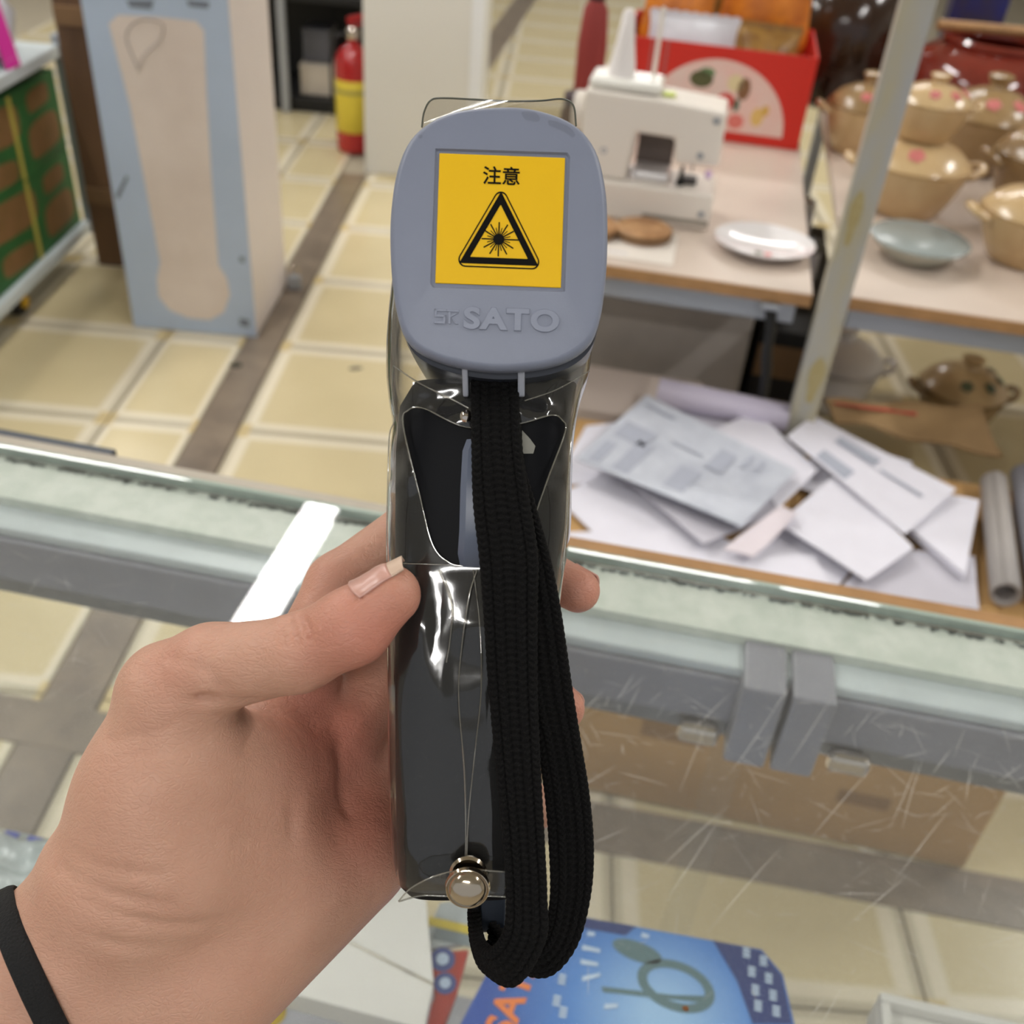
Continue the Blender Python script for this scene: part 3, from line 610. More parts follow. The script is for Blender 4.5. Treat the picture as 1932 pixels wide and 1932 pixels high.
# ================================================================== POTTERY
def pot(label, kx, ky, r, h, body, lidm, rot=0.0, knob=True, flowers=2, z=TZ, small=None, group=None, ears=True, fcol='pink_glaze'):
    t = thing('lidded_pot', label, 'pot', KW(kx, ky, z), rot, group)
    MB().lathe([(r*0.60, 0), (r*0.66, 0.004), (r*0.82, h*0.28), (r*0.95, h*0.55), (r*1.0, h*0.66), (r*1.02, h*0.70), (r*0.94, h*0.70), (r*0.90, h*0.62), (r*0.7, h*0.2), (0.0, h*0.1)], 44).build('bowl', M[body], t, smooth=40)
    if ears:
        for s in (-1, 1):
            e = catmull([(s*r*0.95, -r*0.28, h*0.60), (s*r*1.17, -r*0.2, h*0.68), (s*r*1.24, 0, h*0.71), (s*r*1.17, r*0.2, h*0.68), (s*r*0.95, r*0.28, h*0.60)], 5)
            MB().tube(e, r*0.075, 10).build('ear', M[body], t, smooth=60)
    ld = MB().lathe([(r*0.97, h*0.705), (r*0.99, h*0.73), (r*0.92, h*0.80), (r*0.72, h*0.92), (r*0.45, h*1.0), (r*0.30, h*1.03), (r*0.0, h*1.04)], 44).build('lid', M[lidm], t, smooth=40)
    if knob: MB().lathe([(r*0.20, h*1.03), (r*0.17, h*1.09), (r*0.25, h*1.16), (r*0.26, h*1.20), (r*0.18, h*1.22), (0, h*1.215)], 26).build('knob', M[lidm], ld, smooth=40)
    for k in range(flowers):
        a = R(-110+k*45); rr = r*0.70; fb = MB()
        for q_ in range(5):
            b = 2*math.pi*q_/5; c = Vector((rr*math.cos(a), rr*math.sin(a), h*0.935)); 
            u = Vector((-math.sin(a), math.cos(a), 0)); w = Vector((-math.cos(a)*0.75, -math.sin(a)*0.75, 0.5)).normalized()
            cc = c+(u*math.cos(b)+w*math.sin(b))*r*0.085
            s_ = MB().lathe([(0, -0.0024), (r*0.055, -0.0012), (r*0.07, 0), (r*0.055, 0.0012), (0, 0.0024)], 10)
            s_.xform(Matrix.Translation(cc) @ Vector((math.cos(a)*0.5, math.sin(a)*0.5, 0.85)).to_track_quat('Z', 'Y').to_matrix().to_4x4()); fb.add(s_.v, s_.f)
        fb.build('painted_flower', M[fcol], ld, smooth=60)
    return t
pot('cream stoneware pot standing behind the blue grey dish', 0.412, 2.115, 0.105, 0.135, 'clay', 'clay', flowers=1, knob=False)
pot('small cream pot with pink flowers stacked on a larger cream pot', 0.412, 2.115, 0.072, 0.095, 'clay', 'clay', z=TZ+0.1412, flowers=3)
pot('tan stoneware pot with pink flowers right of the stacked cream pots', 0.672, 2.19, 0.104, 0.165, 'clay_dark', 'clay_dark', flowers=3)
pot('cream stoneware pot at the front of the pottery table', 0.610, 1.93, 0.100, 0.125, 'clay', 'clay', flowers=2)
pot('tan stoneware pot in front of the maroon urn', 0.600, 2.46, 0.105, 0.165, 'clay_dark', 'clay_dark', flowers=2)
pot('tan lidded pot half hidden behind the angle post', 0.345, 2.48, 0.085, 0.14, 'clay', 'clay_dark', flowers=1)
pot('pale stoneware pot on the floor under the pottery table', 0.47, 2.62, 0.12, 0.19, 'white_gloss', 'white_gloss', z=0.003, flowers=0)
pot('brown stoneware pot with dark green dots on the floor', 0.80, 2.60, 0.115, 0.17, 'clay_dark', 'clay', z=0.003, flowers=4, fcol='green_glaze')
u = thing('pottery_urn', 'big maroon glazed urn behind the stoneware pots', 'urn', KW(0.655, 2.82, TZ), 0)
MB().lathe([(0.12, 0), (0.15, 0.01), (0.185, 0.055), (0.20, 0.10), (0.195, 0.135), (0.175, 0.165), (0.145, 0.182), (0.128, 0.190), (0.132, 0.202), (0.126, 0.210), (0.114, 0.204), (0.112, 0.188), (0.15, 0.15), (0.175, 0.10), (0.12, 0.03), (0, 0.02)], 56).build('body', M['maroon'], u, smooth=40)
MB().lathe([(0.196, 0.075), (0.207, 0.083), (0.207, 0.093), (0.201, 0.100)], 56).build('raised_band', M['maroon'], u, smooth=60)
st = thing('wooden_ladle', 'pale wooden stick lying across the mouth of the maroon urn', 'ladle', KW(0.60, 2.80, TZ+0.2265), R(-4))
MB().tube([(-0.10, 0, 0), (0.16, 0, 0.003)], 0.012, 12).build('handle', M['wood'], st, smooth=40)
MB().tube([(0.161, 0, 0.003), (0.20, 0, 0.0035)], 0.014, 12).build('tip', mat('pale wood', (222, 184, 140), 0.5), st, smooth=40)
j = thing('storage_jar', 'tall dark brown glazed jar behind the angle post', 'jar', KW(0.295, 2.90, TZ), 0)
MB().lathe([(0.09, 0), (0.12, 0.02), (0.145, 0.10), (0.145, 0.20), (0.12, 0.27), (0.085, 0.295), (0.085, 0.315), (0.10, 0.325), (0.08, 0.325), (0.075, 0.30), (0, 0.28)], 44).build('body', M['brown_glaze'], j, smooth=40)
MB().lathe([(0.098, 0.326), (0.105, 0.335), (0.09, 0.36), (0.03, 0.375), (0.02, 0.39), (0.03, 0.405), (0, 0.41)], 40).build('lid', M['brown_glaze'], j, smooth=40)
ob = thing('orange_carton', 'small orange carton behind the red carton', 'box', KW(0.36, 3.10, TZ+0.002), YAW)
MB().box(-0.06, 0.09, 0, 0.1, 0, 0.33).build('body', mat('dim orange card', (186, 84, 44), 0.5), ob, bevel=0.003)
MB().box(-0.062, 0.092, -0.002, 0.102, 0.3303, 0.355).build('lid', mat('orange lid', (200, 100, 50), 0.5), ob, bevel=0.003)
bb = thing('blue_box', 'dark blue printed box behind the maroon urn', 'box', KW(0.58, 3.12, TZ+0.002), YAW)
MB().box(0, 0.14, 0, 0.08, 0, 0.36).build('body', mat('blue card', (34, 40, 110), 0.4, rgb2=(60, 50, 60), nscale=14), bb, bevel=0.003)
MB().box(0.02, 0.10, -0.0012, -0.0002, 0.28, 0.31).build('printed_block', mat('grey blue print', (140, 150, 180), 0.5), bb)
gbk = thing('grey_sack', 'dull grey green sack behind the far end of the pottery table', 'sack', KW(0.98, 3.12, TZ+0.002), YAW)
mb = MB().lathe([(0.17, 0), (0.2, 0.03), (0.21, 0.16), (0.19, 0.30), (0.12, 0.38), (0.05, 0.42), (0.07, 0.46), (0, 0.465)], 30, sy=0.5)
mb.v = [(x*(1+0.05*math.sin(z*30+x*25)), y*(1+0.06*math.sin(z*22+x*40)), z) for x, y, z in mb.v]
mb.build('cloth', mat('grey green cloth', (112, 116, 104), 0.8, noise=0.3, nscale=12), gbk, smooth=50)
MB().lathe([(0.052, 0.415), (0.058, 0.42), (0.052, 0.428)], 24, sy=0.5).build('tie', M['black'], gbk, smooth=50)

d1 = thing('oval_dish', 'blue grey glazed dish on the pottery table', 'dish', KW(0.410, 1.862, TZ), YAW)
MB().lathe([(0.045, 0), (0.05, 0.003), (0.078, 0.026), (0.086, 0.034), (0.083, 0.036), (0.072, 0.028), (0.05, 0.010), (0, 0.008)], 44).build('dish_body', M['celadon'], d1, smooth=50)
MB().lathe([(0.0834, 0.0362), (0.0862, 0.0345), (0.0872, 0.0365), (0.0845, 0.0385)], 44).build('rim', mat('dark blue glaze', (146, 154, 152), 0.25), d1, smooth=60)
for k, (x, y) in enumerate(((-0.02, -0.035), (0.02, -0.042))):
    MB().lathe([(0.012, 0), (0.010, 0.0012), (0, 0.0015)], 14, c=(x, y, 0.0135)).build('painted_petal', mat('pale pink glaze', (206, 168, 158), 0.3), d1, smooth=50)
d2 = thing('oval_dish', 'white enamel plate with a small pink flower beside the sewing machine', 'plate', KW(0.140, 1.790, TZ), YAW)
MB().lathe([(0.052, 0), (0.056, 0.003), (0.080, 0.014), (0.088, 0.019), (0.088, 0.021), (0.078, 0.017), (0.055, 0.007), (0, 0.006)], 44, sy=0.92).build('plate_body', M['white_gloss'], d2, smooth=50)
for x, y, m_ in ((0.008, -0.03, 'pink_glaze'), (-0.008, -0.028, 'green_glaze')):
    MB().lathe([(0.007, 0), (0.006, 0.0010), (0, 0.0014)], 14, c=(x, y, 0.0066)).build('painted_petal', M[m_], d2, smooth=50)

# coasters, paper
ws = thing('paper_sheet', 'small cream paper under the round wooden coasters', 'paper', KW(-0.19, 1.66, TZ+0.0006), YAW)
MB().box(0, 0.18, 0, 0.14, 0, 0.0012).build('page', M['white_plastic'], ws)
MB().box(0.02, 0.10, 0.02, 0.024, 0.0013, 0.0017).build('printed_line', M['paper_dim'], ws)
M['coaster'] = mat('ring stained wood', (190, 148, 104), 0.5, rgb2=(150, 108, 70), nscale=30)
for kx, ky, lab in ((-0.072, 1.772, 'round wooden coaster in front of the sewing machine base'), (-0.165, 1.755, 'round wooden coaster half hidden by the thermometer head')):
    c = thing('wooden_coaster', lab, 'coaster', KW(kx, ky, TZ+0.0022), YAW)
    MB().lathe([(0.046, 0), (0.05, 0.002), (0.05, 0.016), (0.047, 0.018), (0.040, 0.018), (0.038, 0.015), (0, 0.015)], 36).build('disc', M['coaster'], c, smooth=40)
    MB().lathe([(0.05, 0.005), (0.052, 0.006), (0.052, 0.012), (0.05, 0.013)], 36).build('bark_ring', M['card_dark'], c, smooth=40)

# ================================================================== SEWING MACHINE
sm = thing('sewing_machine', 'small cream white sewing machine standing on the table', 'sewing machine', KW(-0.212, 1.845, TZ+0.001), YAW)
def rr_prism(poly, y0, y1):
    mb = MB(); n = len(poly)
    mb.add([(x, y0, z) for x, z in poly]+[(x, y1, z) for x, z in poly], [tuple(range(n)), tuple(reversed(range(n, 2*n)))]+[((i+1) % n, i, n+i, n+(i+1) % n) for i in range(n)])
    return mb
M['mach'] = mat('cream machine shell', (230, 222, 212), 0.32, spec=0.5)
wp = M['mach']
MB().box(0, 0.252, -0.004, 0.115, 0.0, 0.066).build('base', wp, sm, bevel=0.006, seg=3)
MB().box(0.13, 0.25, -0.006, -0.0042, 0.010, 0.018).build('base_slot', mat('slot shade grey', (150, 142, 130), 0.6), sm)
rr_prism([(0, 0.0665), (0, 0.215), (0.13, 0.213), (0.248, 0.205), (0.25, 0.112), (0.172, 0.108), (0.166, 0.150), (0.098, 0.152), (0.090, 0.0665)], 0.010, 0.112).build('body', wp, sm, bevel=0.007, seg=3)
MB().box(0.004, 0.13, 0.02, 0.105, 0.2155, 0.233).build('top_cover', mat('white machine cover', (240, 238, 230), 0.3), sm, bevel=0.007, seg=3)
MB().lathe([(0.024, 0), (0.022, 0.02), (0.015, 0.06), (0.010, 0.10), (0.006, 0.105), (0, 0.106)], 28, c=(0.055, 0.06, 0.2335)).build('thread_spool', mat('white thread', (236, 230, 228), 0.6), sm, smooth=40)
MB().lathe([(0.004, 0), (0.004, 0.11), (0, 0.112)], 10, c=(0.11, 0.08, 0.2335)).build('spool_pin', wp, sm, smooth=40)
MB().lathe([(0.0, 0), (0.03, 0.0), (0.034, 0.004), (0.034, 0.018), (0.028, 0.022), (0, 0.022)], 32).xform(Matrix.Translation((-0.0005, 0.06, 0.165)) @ Matrix.Rotation(R(-90), 4, 'Y')).build('hand_wheel', wp, sm, smooth=40)
MB().lathe([(0.003, 0), (0.003, 0.026), (0, 0.027)], 12, c=(0.205, 0.055, 0.084)).build('needle_bar', M['chrome'], sm, smooth=40)
MB().box(0.193, 0.217, 0.035, 0.075, 0.0668, 0.073).build('presser_foot', M['black'], sm, bevel=0.002)
MB().lathe([(0.008, 0), (0.009, 0.004), (0.005, 0.012), (0.003, 0.034), (0, 0.034)], 14, c=(0.188, 0.030, 0.0668)).build('needle_clamp', M['black'], sm, smooth=40)
MB().box(0.0985, 0.1655, 0.098, 0.110, 0.0667, 0.149).build('window_recess', mat('brown grey recess', (128, 114, 106), 0.5, noise=0.2, nscale=40), sm)
MB().box(0.10, 0.165, 0.03, 0.097, 0.0667, 0.080).build('bobbin_cover', M['white_gloss'], sm, bevel=0.004)
MB().lathe([(0.006, 0), (0.007, 0.003), (0.004, 0.02), (0, 0.022)], 14).xform(Matrix.Translation((0.235, 0.0095, 0.10)) @ Matrix.Rotation(R(90), 4, 'X')).build('thread_knob', mat('violet knob', (206, 176, 216), 0.2), sm, smooth=40)
for x, z in ((0.232, 0.19), (0.215, 0.128), (0.045, 0.115), (0.235, 0.03)):
    y = 0.0095 if z > 0.12 and x > 0.17 else (0.0115 if z > 0.07 else -0.0044)
    MB().lathe([(0.006, 0), (0.0055, 0.002), (0.003, 0.002), (0.003, 0.0008), (0, 0.0008)], 18).xform(Matrix.Translation((x, y, z)) @ Matrix.Rotation(R(90), 4, 'X')).build('screw', M['steel'], sm, smooth=40)
MB().box(0.020, 0.078, 0.0105, 0.0116, 0.170, 0.184).build('name_plate', mat('faint grey print', (190, 178, 170), 0.5), sm)
MB().box(0.132, 0.155, 0.030, 0.055, 0.2135, 0.218).build('green_button', mat('lime button', (196, 208, 90), 0.4), sm, bevel=0.002)
vt = thing('glass_jar', 'small brown jar with a white lid behind the sewing machine', 'jar', KW(-0.245, 2.13, TZ+0.001), YAW)
MB().lathe([(0.04, 0), (0.043, 0.004), (0.043, 0.10), (0.036, 0.115), (0, 0.115)], 28).build('body', mat('brown jar', (84, 62, 44), 0.25), vt, smooth=40)
MB().lathe([(0.044, 0.02), (0.0445, 0.022), (0.0445, 0.06), (0.044, 0.062)], 28).build('label_band', M['white_gloss'], vt, smooth=40)
MB().lathe([(0.038, 0.1155), (0.039, 0.118), (0.039, 0.135), (0, 0.137)], 28).build('lid', mat('dark lid', (66, 54, 60), 0.4), vt, smooth=40)

# ================================================================== RED CARTON WITH BAGS
RX0, RX1, RY, RH = -0.205, 0.215, 2.42, 0.195
rcn = thing('red_carton', 'open red carton with a fan shaped picture holding foil bags', 'box', KW(RX0, RY, TZ+0.001), YAW)
w_ = RX1-RX0
MB().box(0, w_, 0, 0.3, 0, 0.004).build('bottom', M['red'], rcn)
for nm, (x0, x1, y0, y1) in (('front_panel', (0, w_, 0, 0.004)), ('back_panel', (0, w_, 0.296, 0.30)), ('side_panel', (0, 0.004, 0.0042, 0.2958)), ('side_panel', (w_-0.004, w_, 0.0042, 0.2958))):
    MB().box(x0, x1, y0, y1, 0.0042, RH).build(nm, M['red'], rcn)
fan_c = (0.222, 0.022); fr_ = 0.158
M['fan'] = mat('pink white print', (226, 202, 192), 0.5, rgb2=(232, 190, 180), nscale=12)
poly = [(fan_c[0]-fr_, -0.0002, fan_c[1])]+[(fan_c[0]-fr_*math.cos(t), -0.0002, fan_c[1]+0.148*math.sin(t)) for t in np.linspace(0.02, math.pi-0.02, 36)]+[(fan_c[0]+fr_, -0.0002, fan_c[1])]
MB().plate(poly, (0, -1, 0), 0.0006).build('picture_panel', M['fan'], rcn)
for x, z, a, b, col_ in ((0.125, 0.125, 0.026, 0.018, (86, 88, 52)), (0.135, 0.14, 0.018, 0.010, (110, 140, 96)), (0.22, 0.115, 0.014, 0.024, (130, 92, 60)), (0.20, 0.125, 0.018, 0.018, (222, 206, 160)),
                         (0.185, 0.085, 0.020, 0.018, (206, 66, 60)), (0.175, 0.055, 0.012, 0.026, (210, 84, 72)), (0.21, 0.08, 0.007, 0.014, (80, 104, 84)), (0.26, 0.06, 0.014, 0.02, (224, 186, 110)), (0.275, 0.075, 0.008, 0.012, (214, 170, 80)), (0.215, 0.045, 0.018, 0.016, (220, 120, 110)), (0.10, 0.075, 0.02, 0.02, (228, 210, 170)), (0.155, 0.036, 0.012, 0.01, (226, 206, 150))):
    MB().plate([(x+0.057+a*math.cos(t), -0.0009, z+b*math.sin(t)) for t in np.linspace(0, 2*math.pi, 16, endpoint=False)], (0, -1, 0), 0.0003).build('picture_patch', mat('picture print', col_, 0.5), rcn)
for x in (0.022, 0.062, 0.095): MB().box(x, x+0.005, -0.0008, -0.0001, 0.10, RH).build('printed_stripe', mat('dull pink print', (170, 100, 96), 0.5), rcn)

def bag(label, kx, ky, z, rz, w, h, d, m, tilt=0.0, name='foil_bag'):
    """puffed flat bag with sealed ends standing in the carton"""
    t = thing(name, label, 'bag', KW(kx, ky, z), YAW+rz); n = 14; vs_ = []
    for j in range(n+1):
        for i in range(n+1):
            a, b = i/n*2-1, j/n
            puff = max(0.0, (1-a*a))**0.6*max(0.0, 1-(2*b-1)**4)
            vs_.append((a*w/2*(1-0.05*math.sin(b*9)), b*h*math.sin(tilt)-d/2*puff-0.001-0.004*math.sin(a*7+b*6)*puff, b*h*math.cos(tilt)))
    N1 = n+1; bk = [(x, 2*(zz*math.tan(tilt))-y+0.0, zz) for x, y, zz in vs_]
    fa = [(jj*N1+i, jj*N1+i+1, (jj+1)*N1+i+1, (jj+1)*N1+i) for jj in range(n) for i in range(n)]
    rim = [i for i in range(N1)]+[jj*N1+n for jj in range(1, N1)]+[n*N1+i for i in range(n-1, -1, -1)]+[jj*N1 for jj in range(n-1, 0, -1)]
    o_ = N1*N1
    MB().add(vs_+bk, fa+[tuple(o_+k for k in reversed(f)) for f in fa]+[(rim[k], o_+rim[k], o_+rim[(k+1) % len(rim)], rim[(k+1) % len(rim)]) for k in range(len(rim))]).build('pouch', m, t, smooth=50)
    zt = h*math.cos(tilt); yt_ = h*math.sin(tilt)
    sl = MB()
    for k in range(9):
        x = -w/2+w*k/9; sl.add([(x, yt_, zt), (x+w/9, yt_, zt), (x+w/9, yt_+0.002, zt+0.012), (x+w/18, yt_+0.002, zt+0.016), (x, yt_+0.002, zt+0.012)], [(0, 1, 2, 3, 4)])
    sl.build('seal', m, t)
bag('white paper bag with faint grey lines in the red carton', -0.06, 2.465, TZ+0.006, 0, 0.20, 0.225, 0.05, M['white_bag'], 0.10)
bag('bright orange foil bag leaning out of the red carton', -0.10, 2.55, TZ+0.006, 0.05, 0.16, 0.29, 0.05, M['orange_bag'], 0.06)
bag('brown gold foil bag at the right in the red carton', 0.10, 2.50, TZ+0.006, -0.1, 0.15, 0.215, 0.06, M['brown_bag'], 0.12)
bag('dull orange foil bag standing at the back of the red carton', 0.09, 2.62, TZ+0.006, -0.15, 0.20, 0.34, 0.06, M['orange_bag'], 0.05)
bag('brown foil bag in the back left corner of the red carton', -0.07, 2.66, TZ+0.006, 0.05, 0.15, 0.30, 0.05, M['brown_bag'], 0.05)
rdp = thing('red_pouch', 'dark red pouch hanging beside the red carton', 'pouch', KW(-0.265, 2.36, TZ+0.001), YAW)
mb = MB().lathe([(0.022, 0), (0.03, 0.01), (0.032, 0.18), (0.026, 0.25), (0.014, 0.27), (0, 0.272)], 22, sy=0.6); mb.build('pouch_body', mat('dark red cloth', (142, 48, 44), 0.6), rdp, smooth=40)
MB().lathe([(0.016, 0.266), (0.018, 0.27), (0.018, 0.285), (0, 0.287)], 16, sy=0.6).build('neck_tie', M['black'], rdp, smooth=40)

# ================================================================== LEFT: TALL BOX, RACK, EXTINGUISHER, PILLAR
M['pale_blue'] = mat('pale blue card', (178, 193, 214), 0.4, rgb2=(170, 184, 203), nscale=2.5)
M['box_side'] = mat('white card side', (226, 217, 213), 0.5, noise=0.05, nscale=4)
M['box_print'] = mat('beige print', (224, 211, 201), 0.45, rgb2=(210, 195, 184), nscale=3)
tbx = thing('tall_box', 'tall pale blue printed box with a white side standing on the tiles', 'box', (-1.12, 2.60, 0.003), 0)
BW, BD, BH = 0.352, 0.362, 1.28
MB().box(0, BW, 0.0, BD, 0, BH).build('carton_body', M['box_side'], tbx, bevel=0.003)
MB().box(0.0005, BW-0.0005, -0.0012, -0.0002, 0.001, BH-0.002).build('printed_front', M['pale_blue'], tbx)
o3 = Vector((-1.12, 2.60, 0.003))
shape = [(-1.0607,2.598,0.8042), (-1.0357,2.598,0.826), (-0.9369,2.598,0.8295), (-0.8489,2.598,0.8274), (-0.8321,2.598,0.8079), (-0.8417,2.598,0.6593), (-0.8504,2.598,0.4752), (-0.8574,2.598,0.2141), (-0.8377,2.598,0.1773), (-0.8334,2.598,0.129), (-0.8567,2.598,0.0721), (-0.8999,2.598,0.0449), (-0.96,2.598,0.0457), (-1.0101,2.598,0.0653), (-1.0364,2.598,0.1031), (-1.0333,2.598,0.1587), (-1.018,2.598,0.2066), (-1.0261,2.598,0.3757), (-1.0385,2.598,0.6172)]
MB().plate([(x-o3.x, -0.0013, z-o3.z) for x, y, z in shape], (0, -1, 0), 0.0006).build('printed_panel', M['box_print'], tbx)
sq = catmull([Vector(p)-o3 for p in ((-1.0026,2.598,0.7076), (-1.0204,2.598,0.7782), (-0.9867,2.598,0.8161), (-0.9325,2.598,0.8148), (-0.9437,2.598,0.7787), (-0.9877,2.598,0.7392), (-1.0062,2.598,0.7012))], 6)
MB().tube([(p[0], -0.0022, p[2]) for p in sq], 0.004, 6, flat=0.1).build('printed_line', mat('grey line print', (168, 160, 156), 0.6), tbx)
for pts_ in ([(-1.0103,2.598,0.8601), (-0.9445,2.598,0.8654), (-0.9525,2.598,0.8443), (-1.0039,2.598,0.8447)], [(-0.8663,2.598,0.8718), (-0.8127,2.598,0.8716), (-0.8167,2.598,0.8576), (-0.8629,2.598,0.8584)], [(-0.8129,2.598,0.06), (-0.7862,2.598,0.056), (-0.7882,2.598,0.0328), (-0.8149,2.598,0.0368)], [(-0.7967,2.598,0.2442), (-0.7839,2.598,0.2424), (-0.7852,2.598,0.227), (-0.7981,2.598,0.2289)], [(-1.112,2.598,0.3822), (-1.0748,2.598,0.4414), (-1.0705,2.598,0.4335), (-1.1048,2.598,0.3743)]):
    MB().plate([(x-o3.x, -0.0013, z-o3.z) for x, y, z in pts_], (0, -1, 0), 0.0006).build('printed_mark', mat('slate print', (110, 116, 126), 0.6), tbx)

# metal rack with green cartons at the far left
rk = thing('metal_rack', 'white metal rack with grey posts beside the tall box', 'rack', (-1.40, 3.05, 0.0), 0)
for z in (0.085, 0.60): MB().box(-0.55, 0.0, -1.25, 0.0, z, z+0.035).build('shelf', M['white_rail'], rk, bevel=0.004)
for x in (-0.02, -0.55):
    for y in (0.001, -1.27): MB().box(x, x+0.028, y, y+0.028, 0.075, 0.66).build('post', M['steel'], rk, bevel=0.003)
for x in (-0.05, -0.5):
    for y in (-0.43, -1.15):
        MB().lathe([(0.0, -0.012), (0.032, -0.012), (0.036, -0.008), (0.036, 0.008), (0.032, 0.012), (0, 0.012)], 24).xform(Matrix.Translation((x, y, 0.037)) @ Matrix.Rotation(R(90), 4, 'Y')).build('castor', M['black'], rk, smooth=40)
        MB().box(x-0.016, x+0.016, y-0.02, y+0.02, 0.074, 0.0845).build('castor_fork', M['steel'], rk)
MB().lathe([(0.0, -0.004), (0.018, -0.004), (0.018, 0.004), (0, 0.004)], 18).xform(Matrix.Translation((-0.033, -0.43, 0.04)) @ Matrix.Rotation(R(90), 4, 'Y')).build('castor_cap', mat('yellow hub', (214, 168, 24), 0.4), rk, smooth=40)
M['rust_print'] = mat('brown printed patch', (136, 100, 62), 0.6, rgb2=(120, 92, 50), nscale=10)
def green_box(label, y0, y1, z, h):
    t = thing('green_carton', label, 'box', (-1.418, y1, z), 0)
    MB().box(-0.45, 0, y0-y1, 0, 0, h).build('body', M['green_card'], t, bevel=0.003)
    L = y1-y0
    for (a, b, c, d) in ((0.05, 0.12, 0.40, 0.55), (0.45, 0.50, 0.95, 0.95), (0.55, 0.08, 0.9, 0.35), (0.1, 0.65, 0.35, 0.9)):
        pts_ = []
        for s_ in np.linspace(0, 2*math.pi, 14, endpoint=False):
            u_ = (a+c)/2+(c-a)/2*math.copysign(abs(math.cos(s_))**0.5, math.cos(s_)); v_ = (b+d)/2+(d-b)/2*math.copysign(abs(math.sin(s_))**0.5, math.sin(s_))
            pts_.append((0.0002, -u_*L, v_*h+0.03*h*math.sin(u_*9)))
        MB().plate(pts_, (1, 0, 0), 0.0005).build('printed_patch', M['rust_print'], t)
    MB().box(0.0008, 0.0022, -0.305*1.0, -0.285, 0.002, h-0.002).build('strap_band', mat('yellow band', (190, 178, 84), 0.4), t)
    return t
green_box('green printed carton with yellow band on the lower rack shelf', 2.46, 3.03, 0.1215, 0.225)
green_box('green printed carton with yellow band stacked on another green carton', 2.46, 3.03, 0.348, 0.225)
green_box('green printed carton at the near end of the rack', 1.85, 2.44, 0.1215, 0.42)
wb_ = thing('plastic_bundle', 'white plastic wrapped bundle on top of the rack', 'bundle', (-1.62, 2.80, 0.6365), 0)
mb = MB().lathe([(0.13, 0), (0.19, 0.03), (0.20, 0.10), (0.17, 0.18), (0.08, 0.23), (0, 0.24)], 30, sy=1.1)
mb.v = [(x*(1+0.07*math.sin(z*45+y*20)), y*(1+0.07*math.sin(z*38+x*26)), z) for x, y, z in mb.v]; mb.build('wrap', M['white_bag'], wb_, smooth=60)
MB().lathe([(0.03, 0.235), (0.022, 0.25), (0.04, 0.275), (0, 0.28)], 16).build('knot', M['white_bag'], wb_, smooth=60)
MB().box(0.10, 0.16, -0.24, -0.18, 0.17, 0.18).build('printed_patch', M['ink'], wb_)
mg = thing('magenta_card', 'magenta card propped against the white bundle on the rack', 'card', (-1.40, 2.77, 0.6365), R(90-10))
MB().add([(-0.03, 0, 0.0), (0.03, 0, 0.0), (0.03, 0.03, 0.16), (-0.03, 0.03, 0.16), (-0.03, 0.003, 0), (0.03, 0.003, 0), (0.03, 0.033, 0.16), (-0.03, 0.033, 0.16)], [(0,1,2,3),(7,6,5,4),(0,4,5,1),(1,5,6,2),(2,6,7,3),(3,7,4,0)]).build('card_sheet', M['magenta'], mg)
MB().box(-0.02, 0.02, -0.0008, 0.0, 0.02, 0.022).xform(Matrix.Rotation(R(-10.6), 4, 'X')).build('printed_line', mat('pale magenta', (226, 120, 186), 0.5), mg)
pk = thing('brown_board', 'brown wooden board leaning between the rack and the tall box', 'board', (-1.368, 2.985, 0.003), 0)
MB().box(0, 0.24, 0, 0.02, 0, 0.86).build('panel', mat('brown wood', (112, 82, 54), 0.6, rgb2=(78, 56, 38), nscale=7, stretch=(1, 1, 0.15)), pk, bevel=0.002)
for z in (0.2, 0.7): MB().box(0.004, 0.236, -0.012, -0.0003, z, z+0.05).build('batten', M['card_dark'], pk, bevel=0.002)
lk = thing('padlock', 'small grey padlock lying on the tiles beside the tall box', 'padlock', (-0.736,2.936,0.003), R(20))
MB().box(-0.02, 0.02, -0.012, 0.012, 0, 0.045).build('lock_body', M['steel'], lk, bevel=0.004)
MB().tube(catmull([(-0.013, 0, 0.045), (-0.013, 0, 0.065), (0, 0, 0.08), (0.013, 0, 0.065), (0.013, 0, 0.045)], 5), 0.004, 8).build('shackle', M['chrome'], lk, smooth=60)
sp1 = MB().lathe([(0.02, 0), (0.016, 0.002), (0, 0.003)], 12, sy=0.5).build('debris', mat('grey debris', (110, 104, 92), 0.8), smooth=40); sp1.location = (-0.4645,2.4771,0.0005); sp1.rotation_euler = (0, 0, R(20)); tag(sp1, 'flat grey scrap on the beige tile right of the stone strip', 'debris')
sp2 = MB().lathe([(0.018, 0), (0.015, 0.005), (0, 0.007)], 10, sy=0.8).build('debris', mat('dark debris', (60, 60, 48), 0.8), smooth=40); sp2.location = (-0.7841,2.433,0.0005); tag(sp2, 'small dark scrap at the left edge of the stone strip', 'debris')

